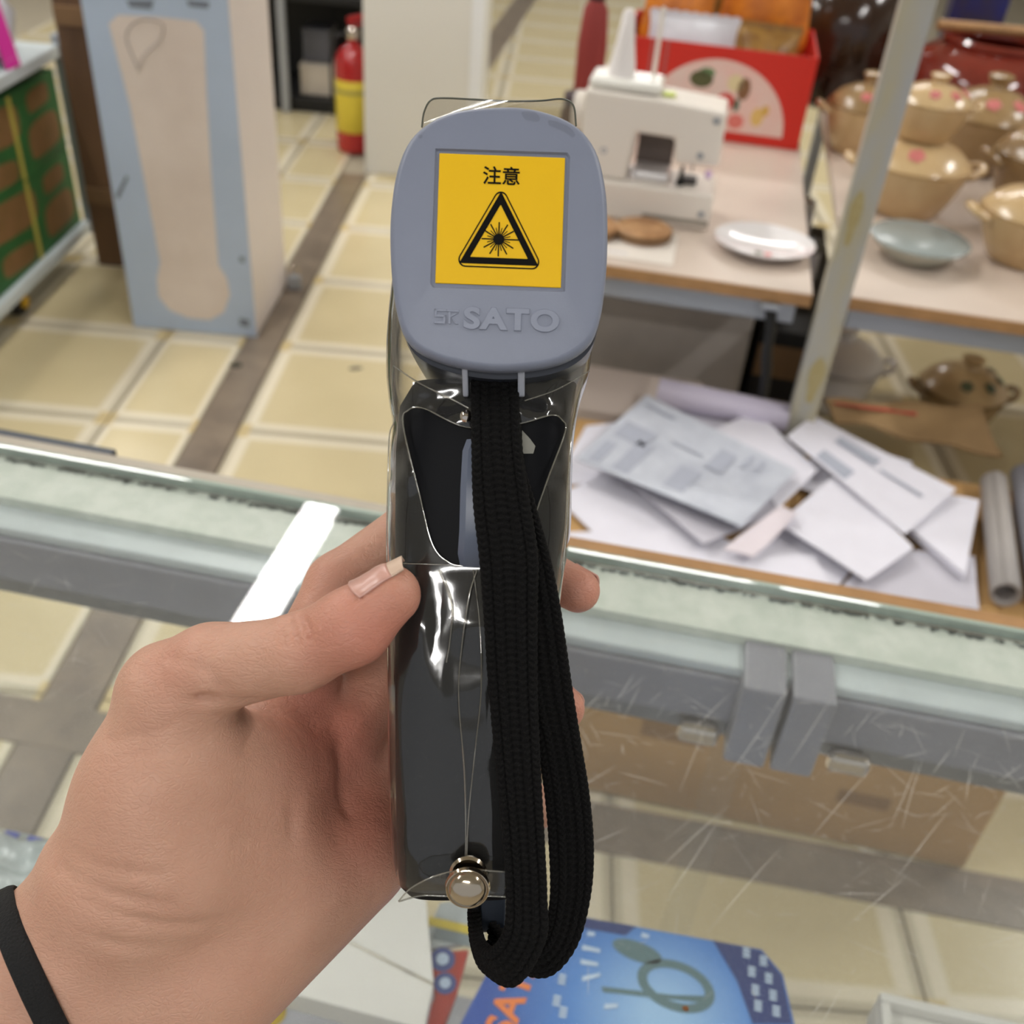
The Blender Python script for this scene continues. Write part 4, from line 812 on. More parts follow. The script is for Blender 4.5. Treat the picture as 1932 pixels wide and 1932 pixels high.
pl = MB().box(-0.705, -0.262, 4.05, 4.50, 0, 3.05).build('pillar', M['wall'], bevel=0.006); tag(pl, 'white square pillar behind the thermometer', 'pillar', kind='structure')
MB().box(-0.305, -0.258, 4.046, 4.049, 0, 3.04).build('corner_trim', mat('white trim', (226, 228, 230), 0.4), pl, bevel=0.001)
fe = thing('fire_extinguisher', 'red fire extinguisher with yellow label beside the white pillar', 'extinguisher', (-0.792, 4.32, 0.003), 0)
MB().lathe([(0.066, 0), (0.072, 0.006), (0.074, 0.02), (0.074, 0.335), (0.068, 0.372), (0.045, 0.40), (0.022, 0.415), (0.020, 0.43), (0, 0.43)], 40).build('cylinder', M['red_paint'], fe, smooth=40)
MB().lathe([(0.0745, 0.085), (0.0752, 0.086), (0.0752, 0.285), (0.0745, 0.286)], 40).build('label', M['yellow_label'], fe, smooth=40)
MB().lathe([(0.0753, 0.235), (0.0757, 0.236), (0.0757, 0.250), (0.0753, 0.251)], 40).build('label_band', mat('olive print', (150, 140, 70), 0.5), fe, smooth=40)
MB().lathe([(0.022, 0.431), (0.026, 0.436), (0.026, 0.465), (0.018, 0.475), (0, 0.476)], 20).build('valve', M['chrome'], fe, smooth=40)
MB().add([(-0.015, -0.012, 0.476), (0.10, -0.012, 0.50), (0.10, 0.012, 0.50), (-0.015, 0.012, 0.476), (-0.015, -0.012, 0.486), (0.10, -0.012, 0.51), (0.10, 0.012, 0.51), (-0.015, 0.012, 0.486)], [(0,3,2,1),(4,5,6,7),(0,1,5,4),(1,2,6,5),(2,3,7,6),(3,0,4,7)]).build('carry_handle', M['red_paint'], fe, bevel=0.002)
MB().add([(-0.02, -0.012, 0.49), (0.11, -0.012, 0.53), (0.11, 0.012, 0.53), (-0.02, 0.012, 0.49), (-0.02, -0.012, 0.51), (0.11, -0.012, 0.545), (0.11, 0.012, 0.545), (-0.02, 0.012, 0.51)], [(0,3,2,1),(4,5,6,7),(0,1,5,4),(1,2,6,5),(2,3,7,6),(3,0,4,7)]).build('squeeze_lever', M['red_paint'], fe, bevel=0.002)
MB().tube(catmull([(-0.02, -0.015, 0.45), (-0.06, -0.03, 0.44), (-0.082, -0.03, 0.36), (-0.084, -0.025, 0.22), (-0.082, -0.02, 0.14)], 6), 0.007, 10).build('hose', M['black'], fe, smooth=60)

# dark rack behind
dr = thing('dark_rack', 'dark metal rack with grey uprights behind the extinguisher', 'rack', (-1.75, 4.78, 0.002), 0)
MB().box(0, 1.02, 0.42, 0.44, 0.03, 1.9).build('back_panel', M['dark'], dr)
for z in (0.03, 0.46, 0.95, 1.5): MB().box(0, 1.02, 0.0, 0.4195, z, z+0.03).build('shelf', M['dark'], dr, bevel=0.003)
for x in (0.0, 0.55, 0.99): MB().box(x, x+0.035, -0.03, -0.0005, 0.0, 1.9).build('upright', M['steel'], dr, bevel=0.003)
MB().box(0, 1.02, 0.01, 0.03, 0.0, 0.0295).build('kick_board', M['dark'], dr)
for x, y, z, w, d, h, col_, lab, nm in ((-1.13, 4.84, 0.063, 0.16, 0.2, 0.13, (196, 186, 172), 'cream carton on the bottom shelf of the dark rack', 'carton'), (-0.955, 4.84, 0.063, 0.15, 0.2, 0.12, (188, 180, 166), 'beige carton at the right end of the dark rack shelf', 'carton'),
                                (-1.12, 4.86, 0.494, 0.3, 0.2, 0.16, (70, 70, 76), 'dark grey carton on the second shelf of the dark rack', 'carton'), (-1.12, 4.88, 0.194, 0.12, 0.16, 0.14, (84, 84, 90), 'grey carton standing on the cream carton', 'carton')):
    t = thing(nm, lab, 'box', (x, y, z), 0); mm = mat('carton card', col_, 0.6, noise=0.1)
    MB().box(0, w, 0, d, 0, h-0.02).build('body', mm, t, bevel=0.003)
    MB().box(-0.002, w+0.002, -0.002, d+0.002, h-0.0195, h).build('lid', mm, t, bevel=0.003)

# ================================================================== HELD THERMOMETER, CASE, STRAP, HAND
# grip frame: millimetres, x to the right of the thermometer's face, y up along it, z out of the face
GRIP = Matrix.Translation(CAM_LOC+CAM_ROT @ Vector((0, 0, -0.27))) @ CAM_ROT.to_4x4()
def held(name, label, cat, base):
    b = Vector(base)/1000
    t = thing(name, label, cat, matrix=GRIP @ Matrix.Translation(b)); t['_b'] = 0; del t['_b']
    return t, Vector(base)
def mm(mb, base):
    mb.v = [((x-base.x)/1000, (y-base.y)/1000, (z-base.z)/1000) for x, y, z in mb.v]; return mb

M['grey_cap'] = mat('blue grey plastic', (131, 137, 155), 0.42, spec=0.45, noise=0.03, nscale=60, bump=0.04, bscale=2500)
M['grey_emboss'] = mat('blue grey embossing', (134, 140, 158), 0.36, spec=0.5)
M['navy_body'] = mat('navy black plastic', (9, 10, 15), 0.5, spec=0.12)
M['sticker'] = mat('yellow caution sticker', (244, 194, 20), 0.45, spec=0.2, noise=0.03, nscale=30)
M['sticker_ink'] = mat('black sticker ink', (14, 12, 9), 0.6, spec=0.1)
M['smudge'] = film('brown smudge', (1, 1, 1), 1.3, 0.1, 0.05, (0.10, 0.07, 0.05), 0.5)

th, TB = held('infrared_thermometer', 'grey faced pistol thermometer with a yellow laser caution sticker', 'thermometer', (-12.69,-106.8,-15))
def ring_pts(pts, n):
    """closed outline resampled by angle to n points around its centre"""
    sm_ = np.array(catmull([np.array(p) for p in pts], 16, closed=True)); c = sm_.mean(0)
    ang = np.unwrap(np.arctan2(sm_[:, 1]-c[1], sm_[:, 0]-c[0]))
    if ang[-1] < ang[0]: sm_ = sm_[::-1]; ang = np.unwrap(np.arctan2(sm_[:, 1]-c[1], sm_[:, 0]-c[0]))
    ang = np.append(ang, ang[0]+2*math.pi); sm_ = np.vstack([sm_, sm_[:1]])
    tt = np.linspace(0, 2*math.pi, n, endpoint=False)
    q = (tt-ang[0]) % (2*math.pi)+ang[0]
    return np.stack([np.interp(q, ang, sm_[:, k]) for k in range(sm_.shape[1])], 1)
NR = 128
face = ring_pts([(-3.39,99.78,18), (5.74,99.13,18), (14.87,95.74,18), (20.35,89.74,18), (22.96,80.35,18), (23.61,69.91,18), (23.22,58.17,18), (21.78,47.74,18), (19.04,41.22,18), (12.26,36.78,18), (1.83,34.83,18), (-8.61,35.09,18), (-19.04,37.57,18), (-25.57,41.74,18), (-28.43,49.04,18), (-29.87,60.78,18), (-29.87,73.83,18), (-27.91,85.57,18), (-23.61,93.39,18), (-15.13,98.35,18)], NR)
fc = face.mean(0)
# sticker recess: rounded rectangle
st_c = [np.array(p) for p in ((-17.8,87.82,19), (12.99,86.65,19), (12.08,54.83,19), (-18.84,55.99,19))]
sc_ = sum(st_c)/4
def rect_ring(grow, n=NR):
    u_ = (st_c[1]-st_c[0])[:2]; v_ = (st_c[0]-st_c[3])[:2]; lu, lv = np.linalg.norm(u_), np.linalg.norm(v_); u_, v_ = u_/lu, v_/lv
    hw, hh = lu/2+grow, lv/2+grow; out = []
    for k in range(n):
        a = 2*math.pi*k/n; d = np.array([math.cos(a), math.sin(a)]); du, dv = d@u_, d@v_
        r_ = min(hw/max(abs(du), 1e-6), hh/max(abs(dv), 1e-6)); out.append(sc_[:2]+d*r_)
    return np.array(out)
def zring(xy, z): return [(p[0], p[1], z) for p in xy]
fxy = face[:, :2]; c2_ = fc[:2]
sc = lambda s: c2_+(fxy-c2_)*s
ZF = 270-250.0
r_out = rect_ring(1.1); r_in = rect_ring(0.75)
rings = [zring(sc(0.93), ZF-9), zring(sc(0.985), ZF-8), zring(sc(1.0), ZF-6), zring(sc(1.0), ZF-3.4)]
for a in np.linspace(0.2, math.pi/2, 6): rings.append(zring(sc(1.0-0.055*(1-math.cos(a))), ZF-3.4+2.6*math.sin(a)))
for t in (0.25, 0.5, 0.75): rings.append(zring(sc(0.945)*(1-t)+r_out*t, ZF-0.8+0.6*t))
rings += [zring(r_out, ZF-0.15), zring(r_in, ZF-0.9)]
mm(MB().rings(rings), TB).build('lens_cover', M['grey_cap'], th, smooth=35)
# barrel behind the cover
off = np.array([0.2, -1.6])
br = [zring(sc(0.90)+off, ZF-8.2), zring(sc(0.985)+off, ZF-9.2), zring(sc(0.995)+off, ZF-12), zring(sc(1.0)+off*1.3, ZF-30), zring(sc(0.99)+off*2, ZF-70), zring(sc(0.93)+off*2, ZF-96), zring(sc(0.80)+off*2, ZF-100)]
mm(MB().rings(br), TB).build('barrel', mat('dark grey barrel', (52, 55, 64), 0.3), th, smooth=35)
# handle: lofted rounded sections, (left, right, front depth, back depth) from top to bottom
hs = [((-27.19,34.82,2), (17.89,34.82,2), 3, -52), ((-30.66,28.58,2), (16.92,28.58,2), 4, -46), ((-31.63,16.09,2), (15.54,16.09,2), 4.5, -42), ((-31.63,-4.72,2), (14.43,-4.72,2), 5, -38), ((-31.63,-21.36,2), (11.93,-21.36,2), 5, -36),
      ((-31.63,-46.33,2), (8.32,-46.33,2), 4.5, -36), ((-31.49,-74.07,2), (6.1,-74.07,2), 4, -37), ((-31.07,-94.88,2), (4.72,-94.88,2), 3.5, -38), ((-30.52,-99.74,2), (4.16,-99.74,2), 3, -37), ((-28.58,-102.1,2), (2.64,-102.1,2), 1, -34)]
def se_ring(L_, R_, zf, zb, n=48, e=0.42):
    cx_, cy_, cz = (L_[0]+R_[0])/2, (L_[1]+R_[1])/2, (zf+zb)/2; hx, hz = (R_[0]-L_[0])/2, (zf-zb)/2
    return [(cx_+hx*math.copysign(abs(math.cos(a))**e, math.cos(a)), cy_, cz+hz*math.copysign(abs(math.sin(a))**e, math.sin(a))) for a in np.linspace(0, 2*math.pi, n, endpoint=False)]
mm(MB().rings([se_ring(*h) for h in hs]), TB).build('handle', M['navy_body'], th, smooth=40)
# trigger, guard ribs, lug
tr = MB()
tp_ = [((-11.66,18.71,8), 3.0), ((-12.65,15.61,10), 4.0), ((-13.09,6.14,12), 4.6), ((-13.35,-4.54,12), 5.0), ((-13.81,-10.59,11), 5.0), ((-13.29,-14.1,8), 3.5)]
trr = []
for p, hw in tp_:
    x0 = p[0]; x1 = x0+12.0
    trr.append([(x0, p[1], p[2]-6), (x0, p[1], p[2]-1.6), (x0+1.6, p[1], p[2]), (x1-1.6, p[1], p[2]), (x1, p[1], p[2]-1.6), (x1, p[1], p[2]-6)])
mm(tr.rings(trr), TB).build('trigger', mat('slate trigger plastic', (98, 106, 124), 0.35), th, smooth=35)
for (a_, b_) in (((-12.59,36.57,14), (-11.12,29.56,8)), ((1.46,36.57,14), (3.25,29.56,8))):
    x0, x1 = a_[0], b_[0]
    mm(MB().hexa([(x0, b_[1], b_[2]-2), (x1, b_[1], b_[2]-2), (x1, a_[1], 9), (x0, a_[1], 9)], [(x0, b_[1], b_[2]), (x1, b_[1], b_[2]), (x1, a_[1], a_[2]), (x0, a_[1], a_[2])]), TB).build('cover_prong', mat('pale grey prong', (168, 172, 184), 0.35), th, bevel=0.0004)
lg = ((-11.47,-107.16,-14), (-1.62,-118.48,-14))
mm(MB().box(lg[0][0], lg[0][0]+2.6, lg[1][1], lg[0][1]+4, -20, -10), TB).build('lanyard_lug', M['navy_body'], th, bevel=0.0006)
mm(MB().box(lg[0][0]+2.6, lg[1][0], lg[1][1]+2.5, lg[0][1]+4, -19, -12), TB).build('lanyard_lug', mat('slate plastic', (44, 50, 60), 0.25), th, bevel=0.0006)
mm(MB().lathe([(0, 0), (1.6, 0), (1.6, 1.2), (0.8, 2.0), (0, 2.1)], 20).xform(Matrix.Translation((-11.71,24.5,7))), TB).build('rivet', M['chrome'], th, smooth=40)
mm(MB().plate([(2.61,21.12,5), (4.66,18.93,5), (6.04,17.01,5), (5.49,15.09,5), (2.61,15.09,5)], (0, 0, 1), 0.6), TB).build('inner_tab', mat('olive grey tab', (120, 118, 104), 0.4), th)

# sticker with its print
sk_xy = rect_ring(-0.35); ux = Vector((*(st_c[1]-st_c[0])[:2], 0)).normalized(); uy = Vector((*(st_c[0]-st_c[3])[:2], 0)); HS = uy.length/2; uy.normalize()
sk = MB().plate([(p[0], p[1], ZF-0.9) for p in [sc_[:2]+np.array(ux[:2])*a*(np.linalg.norm(st_c[1]-st_c[0])/2)+np.array(uy[:2])*b*HS for a, b in ((-1, -1), (1, -1), (1, 1), (-1, 1))]], (0, 0, 1), 0.45)
sticker = mm(sk, TB).build('caution_sticker', M['sticker'], th, bevel=0.00035, seg=3)
ZS = ZF-0.42
def on_st(pt, z=ZS):                      # sticker plane: mm right, mm up from its centre
    p = Vector((sc_[0], sc_[1], 0))+ux*pt[0]+uy*pt[1]; return (p.x, p.y, z)
def st_print(name, mb):
    mm(mb, TB).build(name, M['sticker_ink'], sticker)
PXM = 251/1932.0                          # mm per photographed pixel on the sticker
ROTS = Matrix(((ux.x, uy.x, 0, 0), (ux.y, uy.y, 0, 0), (0, 0, 1, 0), (0, 0, 0, 1)))
tx = text_mb('注意', 36*PXM, 0.1, offset=0.06, sx=1.0)
tx.xform(Matrix.Translation(on_st((0.0, 81*PXM), ZS+0.06)) @ ROTS); st_print('lettering', tx)
def tri(r_, n=8, rc=1.0, cy=0.0):
    """rounded triangle outline: circumradius r_, corner radius rc"""
    out = []
    for k in range(3):
        a = math.pi/2+k*2*math.pi/3; c = np.array([math.cos(a), math.sin(a)])*(r_-2*rc)
        for q_ in np.linspace(-math.pi/3, math.pi/3, n): out.append((c[0]+rc*math.cos(a+q_), c[1]+rc*math.sin(a+q_)+cy))
    return out
TCY = -25*PXM-1.6
def band(o, i, zz):
    n = len(o); m_ = MB(); m_.add([on_st(p, zz) for p in o]+[on_st(p, zz) for p in i], [(k, (k+1) % n, n+(k+1) % n, n+k) for k in range(n)]); return m_
sx_ = 0.94
st_print('triangle_outline', band([(x*sx_, y) for x, y in tri(13.7, 8, 1.8, TCY)], [(x*sx_, y) for x, y in tri(13.05, 8, 1.55, TCY)], ZS+0.06))
st_print('triangle', band([(x*sx_, y) for x, y in tri(11.9, 8, 0.35, TCY)], [(x*sx_, y) for x, y in tri(8.7, 8, 0.12, TCY)], ZS+0.06))
bc = (-0.2, TCY+0.2); bs = MB()
n = 28; bs.add([on_st((bc[0]+1.35*math.cos(t), bc[1]+1.35*math.sin(t)), ZS+0.06) for t in np.linspace(0, 2*math.pi, n, endpoint=False)], [tuple(range(n))])
for k in range(24):
    a = 2*math.pi*k/24; ln = 4.2 if k % 2 == 0 else 2.9; w0 = 0.16 if k % 2 == 0 else 0.10
    if k == 0: ln = 5.0
    d = (math.cos(a), math.sin(a)); q_ = (-d[1]*w0, d[0]*w0)
    bs.add([on_st((bc[0]+d[0]*1.2+q_[0], bc[1]+d[1]*1.2+q_[1]), ZS+0.062), on_st((bc[0]+d[0]*1.2-q_[0], bc[1]+d[1]*1.2-q_[1]), ZS+0.062), on_st((bc[0]+d[0]*ln-q_[0], bc[1]+d[1]*ln-q_[1]), ZS+0.062), on_st((bc[0]+d[0]*ln+q_[0], bc[1]+d[1]*ln+q_[1]), ZS+0.062)], [(0, 1, 2, 3)])
st_print('laser_burst', bs)
# embossed maker's lettering under the sticker
lt = text_mb('SATO', 7.0, 0.7, bevel=0.16, offset=0.22, sx=1.22, spacing=1.12)
lt.xform(Matrix.Translation((*Vector((-0.13,46.77,19))[:2], ZF-0.48)) @ ROTS); mm(lt, TB).build('lettering', M['grey_emboss'], th, smooth=30)
lm = MB(); lo_ = Vector((-18.97,48.07,19))
for x0, x1, y0, y1 in ((0, 3.0, 1.6, 2.2), (0, 0.6, 0.5, 2.2), (0, 2.8, 0.2, 0.8), (2.2, 2.8, -1.2, 0.8), (0, 2.8, -1.4, -0.8), (3.0, 6.0, 1.6, 2.2), (3.4, 4.0, -1.4, 1.6)):
    lm.box(x0, x1, y0, y1, 0, 0.6)
lm.hexa([(4.0, 0.2, 0), (4.5, -0.2, 0), (6.0, -1.4, 0), (5.2, -1.4, 0)], [(4.0, 0.2, 0.6), (4.5, -0.2, 0.6), (6.0, -1.4, 0.6), (5.2, -1.4, 0.6)])
lm.hexa([(4.0, 0.2, 0), (4.0, 0.8, 0), (5.4, 1.4, 0), (6.0, 1.4, 0)], [(4.0, 0.2, 0.6), (4.0, 0.8, 0.6), (5.4, 1.4, 0.6), (6.0, 1.4, 0.6)])
lm.xform(Matrix.Translation((lo_.x, lo_.y-0.6, ZF-0.75)) @ ROTS); mm(lm, TB).build('maker_mark', M['grey_emboss'], th, bevel=0.00012)
for pts_ in ([(2.47,97.96,19), (5.72,97.83,19), (6.76,95.88,19), (4.42,95.36,19), (3.12,96.14,19)], [(8.96,95.88,19), (13.51,94.58,19), (15.46,92.37,19), (13.77,91.46,19), (10.26,93.02,19)], [(-22.87,92.37,19), (-21.96,92.24,19), (-22.09,91.46,19), (-22.87,91.59,19)]):
    c = catmull(pts_, 5, closed=True); mm(MB().plate([(p[0], p[1], ZF-0.70) for p in c], (0, 0, 1), 0.02), TB).build('smudge', M['smudge'], th)

# ---------------------------------------------------------------- clear vinyl case
M['vinyl'] = film('clear vinyl', (0.90, 0.89, 0.86), 1.53, 1.9, 0.022, (0.62, 0.60, 0.55), 0.10, bump=0.30, bscale=45)
M['vinyl_edge'] = film('vinyl cut edge', (0.75, 0.74, 0.70), 1.6, 2.5, 0.22, (0.60, 0.58, 0.50), 0.12)
M['vinyl_dark'] = mat('vinyl tab edge', (96, 98, 88), 0.25, spec=0.6)
vc, VB = held('vinyl_case', 'clear vinyl case with a snap button around the thermometer', 'case', (-11.66,-99.54,8))
cs = [((-26.3,96.93,4), (19,96.93,4), 2, -74), ((-29.74,88.94,4), (22.3,88.94,4), 3, -74), ((-32.22,75.17,4), (23.68,75.17,4), 3.5, -72), ((-34.14,61.41,4), (23.68,61.41,4), 4, -70), ((-35.11,49.01,4), (22.86,49.01,4), 4, -66), ((-34.97,38,4), (21.48,38,4), 5, -60), ((-33.87,30.43,4), (19,30.43,4), 6, -52),
      ((-32.77,22.86,4), (17.35,22.86,4), 7, -48), ((-33.59,11.84,4), (16.52,11.84,4), 7, -46), ((-33.87,-4.68,4), (16.11,-4.68,4), 7, -44), ((-33.87,-18.45,4), (14.04,-18.45,4), 7, -42), ((-33.59,-45.99,4), (10.46,-45.99,4), 7, -41), ((-33.32,-73.52,4), (7.99,-73.52,4), 6.5, -41), ((-32.49,-92.8,4), (6.61,-92.8,4), 6, -41), ((-31.39,-98.86,4), (5.78,-98.86,4), 5, -40)]
rows = catmull([np.array([c[0][0], c[1][0], c[0][1], c[2], c[3]]) for c in cs], 14)
NV = 150; vv = []
hole = np.array(catmull([(-28.31,22.6,7), (-26.95,26.41,7), (-22.6,26.68,7), (-11.71,21.78,7), (1.23,22.6,7), (10.07,25.05,7), (13.07,23.96,7), (13.89,20.96,7), (9.39,8.98,7), (5.31,-2.59,7), (2.59,-10.75,7), (-1.5,-13.61,7), (-11.71,-13.89,7), (-16.47,-12.8,7), (-20.56,-8.03,7), (-23.96,4.9,7)], 10, closed=True))[:, :2]
def inside(p, poly):
    x, y = p; c = False; j_ = len(poly)-1
    for i_ in range(len(poly)):
        if (poly[i_][1] > y) != (poly[j_][1] > y) and x < (poly[j_][0]-poly[i_][0])*(y-poly[i_][1])/(poly[j_][1]-poly[i_][1])+poly[i_][0]: c = not c
        j_ = i_
    return c
X890 = -9.9                                # the long seam's x
yT, yB = -15.0, -98.0
for r_ in rows:
    xl, xr, y, zf, zb = r_; cx_, hx, cz, hz = (xl+xr)/2, (xr-xl)/2, (zf+zb)/2, (zf-zb)/2
    for k in range(NV):
        a = 2*math.pi*k/NV; ca, sa = math.cos(a), math.sin(a)
        x = cx_+hx*math.copysign(abs(ca)**0.5, ca); z = cz+hz*math.copysign(abs(sa)**0.5, sa)
        if sa > 0.1:                       # wrinkles of the slack front sheet
            g_ = min(1, max(0, (yT-y)/14))*min(1, max(0, (y-yB)/10)); s_ = math.sin
            m1_ = X890+1.3*s_(y*0.09)+0.6*s_(y*0.23)
            z += g_*(1.9+1.5*math.exp(-((x-m1_)/1.5)**2)+1.0*math.exp(-((x-m1_-5.0-0.8*s_(y*0.12))/1.8)**2)-0.9*math.exp(-((x-m1_+6.5-1.5*s_(y*0.07+1))/3.4)**2)+0.5*s_(x*0.35+y*0.11)+0.9*math.exp(-((x+17-0.9*s_(y*0.06+2))/1.7)**2)+0.55*s_(y*0.085+0.3*x)*math.exp(-((x+16)/7)**2)+0.3*s_(y*0.2)*math.exp(-((x+4)/4)**2))
            g2 = min(1, max(0, (y-2)/6))*min(1, max(0, (34-y)/8)); z += g2*(0.8*s_(0.5*y+0.16*abs(x+2)+0.6*s_(x*0.3))+0.35*s_(0.9*x))
        vv.append([x, y, z])
vv = np.array(vv); RW = len(rows); keep = []
for j_ in range(RW-1):
    for k in range(NV):
        q_ = (j_*NV+k, j_*NV+(k+1) % NV, (j_+1)*NV+(k+1) % NV, (j_+1)*NV+k); c = vv[list(q_)].mean(0)
        if c[2] > 0 and inside(c[:2], hole): continue
        keep.append(q_)
use = {}                                    # snap the cut boundary onto the smooth outline
for f in keep:
    for a_, b_ in zip(f, f[1:]+f[:1]): use[frozenset((a_, b_))] = use.get(frozenset((a_, b_)), 0)+1
for e_, n_ in use.items():
    if n_ == 1:
        for i_ in e_:
            p = vv[i_]
            if p[2] > 0 and -20 < p[1] < 32:
                d_ = ((hole-p[:2])**2).sum(1); h_ = hole[d_.argmin()]
                if d_.min() < 16: vv[i_, :2] = h_
mm(MB().add(vv.tolist(), keep), VB).build('sleeve', M['vinyl'], vc, smooth=70)
def z_front(x, y):
    r_ = min(rows, key=lambda q: abs(q[2]-y)); cx_, hx = (r_[0]+r_[1])/2, (r_[1]-r_[0])/2; t = min(0.98, abs(x-cx_)/hx)
    return (r_[3]+r_[4])/2+(r_[3]-r_[4])/2*(1-t**4)**0.25
mm(MB().tube([(p[0], p[1], z_front(p[0], p[1])+0.1) for p in hole], 0.22, 6, closed=True), VB).build('cut_edge', M['vinyl_edge'], vc, smooth=60)
# folded upper sheet lines: the front strap of vinyl under the face, and the side welds
for pts_, rad in (([(-31.33,-13.15,8), (-23.87,-13.29,8), (-15.73,-13.56,8)], 0.18), ([(-30.38,37.43,8), (-23.78,32.96,9), (-15.61,28.8,10), (-11.04,26.38,10)], 0.22), ([(3.23,28.26,10), (11.35,31.21,9), (19.8,36.07,8)], 0.18),
                  ([(-30.38,37.43,8), (-30.53,30.53,9), (-29.86,23.78,9), (-31.33,19.8,8), (-31.73,8.95,8), (-32.13,-4.63,7), (-32.13,-12.8,7)], 0.2), ([(18.17,34.04,8), (16.14,23.87,8), (14.92,15.73,8), (13.89,-4.63,7), (13.07,-15.52,7)], 0.2),
                  ([(-8.92,-14.73,9), (-11.04,-22.07,10), (-13.19,-38.22,10), (-13.46,-48.99,10), (-12.11,-65.13,10), (-11.75,-80.25,9), (-11.89,-91.05,9)], 0.22), ([(-9.86,-14.73,9), (-8.24,-28.91,9), (-7.81,-44.95,10), (-9.42,-61.1,10), (-11.04,-77.25,10), (-11.57,-90.7,10)], 0.2), ([(-18.64,-14.73,9), (-15.4,-23.51,9), (-15.67,-31.61,9), (-16.75,-38.37,9)], 0.25)):
    mm(MB().tube(catmull(pts_, 8), rad, 6), VB).build('weld_line', M['vinyl_edge'], vc, smooth=60)
# top tab
tab = catmull([(-23.23,99.2,6), (-22.68,103.03,6), (-21.04,106.04,6), (-17.9,106.72,6), (-8.98,105.91,7), (-0.82,105.5,7), (7.35,105.64,7), (13.12,106.45,6), (15.85,104.67,6), (16.53,99.48,6)], 8)
tp2 = [tuple(p) for p in tab]+[(15.58,91.01,6), (-22.68,91.01,6)]
mm(MB().plate(tp2, (0, 0, 1), 0.3), VB).build('top_tab', M['vinyl'], vc)
mm(MB().tube(tab, 0.24, 6), VB).build('tab_edge', M['vinyl_dark'], vc, smooth=60)
# bottom flap with the snap
fl = catmull([(-28.58,-98.02,12), (-25.51,-94.81,12), (-20.09,-91.65,13), (-14.1,-90.06,13), (-8.11,-89.92,13), (-1.47,-90.67,12)], 8)
fl2 = catmull([(-1.48,-97.7,10), (-8.88,-97.43,10), (-16.28,-97.57,10), (-23.01,-97.43,10), (-28.58,-98.15,12)], 8)
n = len(fl); m_ = len(fl2); fb = [tuple(p) for p in fl]; lb = [tuple(fl2[int(round((m_-1)*(1-i/(n-1))))]) for i in range(n)]
fm = MB(); fm.add(fb+lb, [(i, i+1, n+i+1, n+i) for i in range(n-1)])
mm(fm, VB).build('bottom_flap', M['vinyl'], vc, smooth=60)
mm(MB().tube(fl, 0.22, 6), VB).build('cut_edge', M['vinyl_edge'], vc, smooth=60); mm(MB().tube(fl2, 0.22, 6), VB).build('cut_edge', M['vinyl_edge'], vc, smooth=60)
sn = Matrix.Translation((-11.09,-93.71,15)) @ Matrix.Rotation(R(14), 4, 'X')
M['brass'] = mat('nickel brass', (200, 186, 166), 0.14, metal=1.0)
mm(MB().lathe([(0, -1.2), (5.4, -1.2), (5.7, -0.4), (5.4, 0.5), (5.2, 0.6), (4.9, 0.3), (4.85, 0.25)], 40).xform(sn), VB).build('snap_rim', M['brass'], vc, smooth=30)
mm(MB().lathe([(4.8, 0.2), (4.7, 0.8), (4.2, 1.5), (3.2, 2.1), (2.0, 2.5), (1.0, 2.7), (0, 2.75)], 40).xform(sn), VB).build('snap_cap', M['brass'], vc, smooth=40)
mm(MB().lathe([(0, -2.6), (4.6, -2.6), (4.8, -1.9), (4.2, -1.25), (0, -1.25)], 32).xform(Matrix.Translation((0.1, 2.2, -1.3)) @ sn), VB).build('snap_socket', M['brass'], vc, smooth=40)

# ---------------------------------------------------------------- braided wrist strap
M['strap'] = mat('black braided cord', (13, 12, 12), 0.8, spec=0.2, bump=0.5, bscale=2600)
ws_, SB = held('wrist_strap', 'black braided wrist strap looped down in front of the handle', 'strap', (-0.81,-119.88,8))
def ribbon(pairs, thick, n=26):
    L_ = np.array(catmull([p[0] for p in pairs], n)); R_ = np.array(catmull([p[1] for p in pairs], n))
    C_ = (L_+R_)/2; seg = np.linalg.norm(np.diff(C_, axis=0), axis=1); s_ = np.concatenate([[0], np.cumsum(seg)])
    m = int(s_[-1]/0.24); q_ = np.linspace(0, s_[-1], m)
    L_ = np.stack([np.interp(q_, s_, L_[:, k]) for k in range(3)], 1); R_ = np.stack([np.interp(q_, s_, R_[:, k]) for k in range(3)], 1)
    K_ = 88; vs_ = []
    for i in range(m):
        w = (R_[i]-L_[i])/2; hw = np.linalg.norm(w); w = w/hw; c = (L_[i]+R_[i])/2
        t = (R_[min(i+1, m-1)]+L_[min(i+1, m-1)]-R_[max(i-1, 0)]-L_[max(i-1, 0)]); t = t/np.linalg.norm(t); nn = np.cross(w, -t); nn /= np.linalg.norm(nn)+1e-9
        for k in range(K_):
            a = 2*math.pi*k/K_; ca, sa = math.cos(a), math.sin(a)
            x = hw*math.copysign(abs(ca)**0.6, ca); z = thick/2*math.copysign(abs(sa)**0.75, sa)
            col = min(4.999, (x/hw*0.5+0.5)*5.0); fcol = col-math.floor(col); v_ = abs(fcol-0.5)*2     # five columns of chevron stitches
            ph = q_[i]/1.75+0.62*v_+0.5*(int(col) % 2)
            st_ = (0.5+0.5*math.cos(2*math.pi*ph))**0.7*(1-0.55*v_**4); groove = -0.45*v_**5
            h = (0.62*st_+groove)*(1 if abs(sa) > 0.15 else 0.6)
            vs_.append(c+w*(x+0.35*st_*ca)+nn*(z+math.copysign(1, sa)*h))
    return MB().rings([[tuple(p) for p in vs_[i*K_:(i+1)*K_]] for i in range(m)])
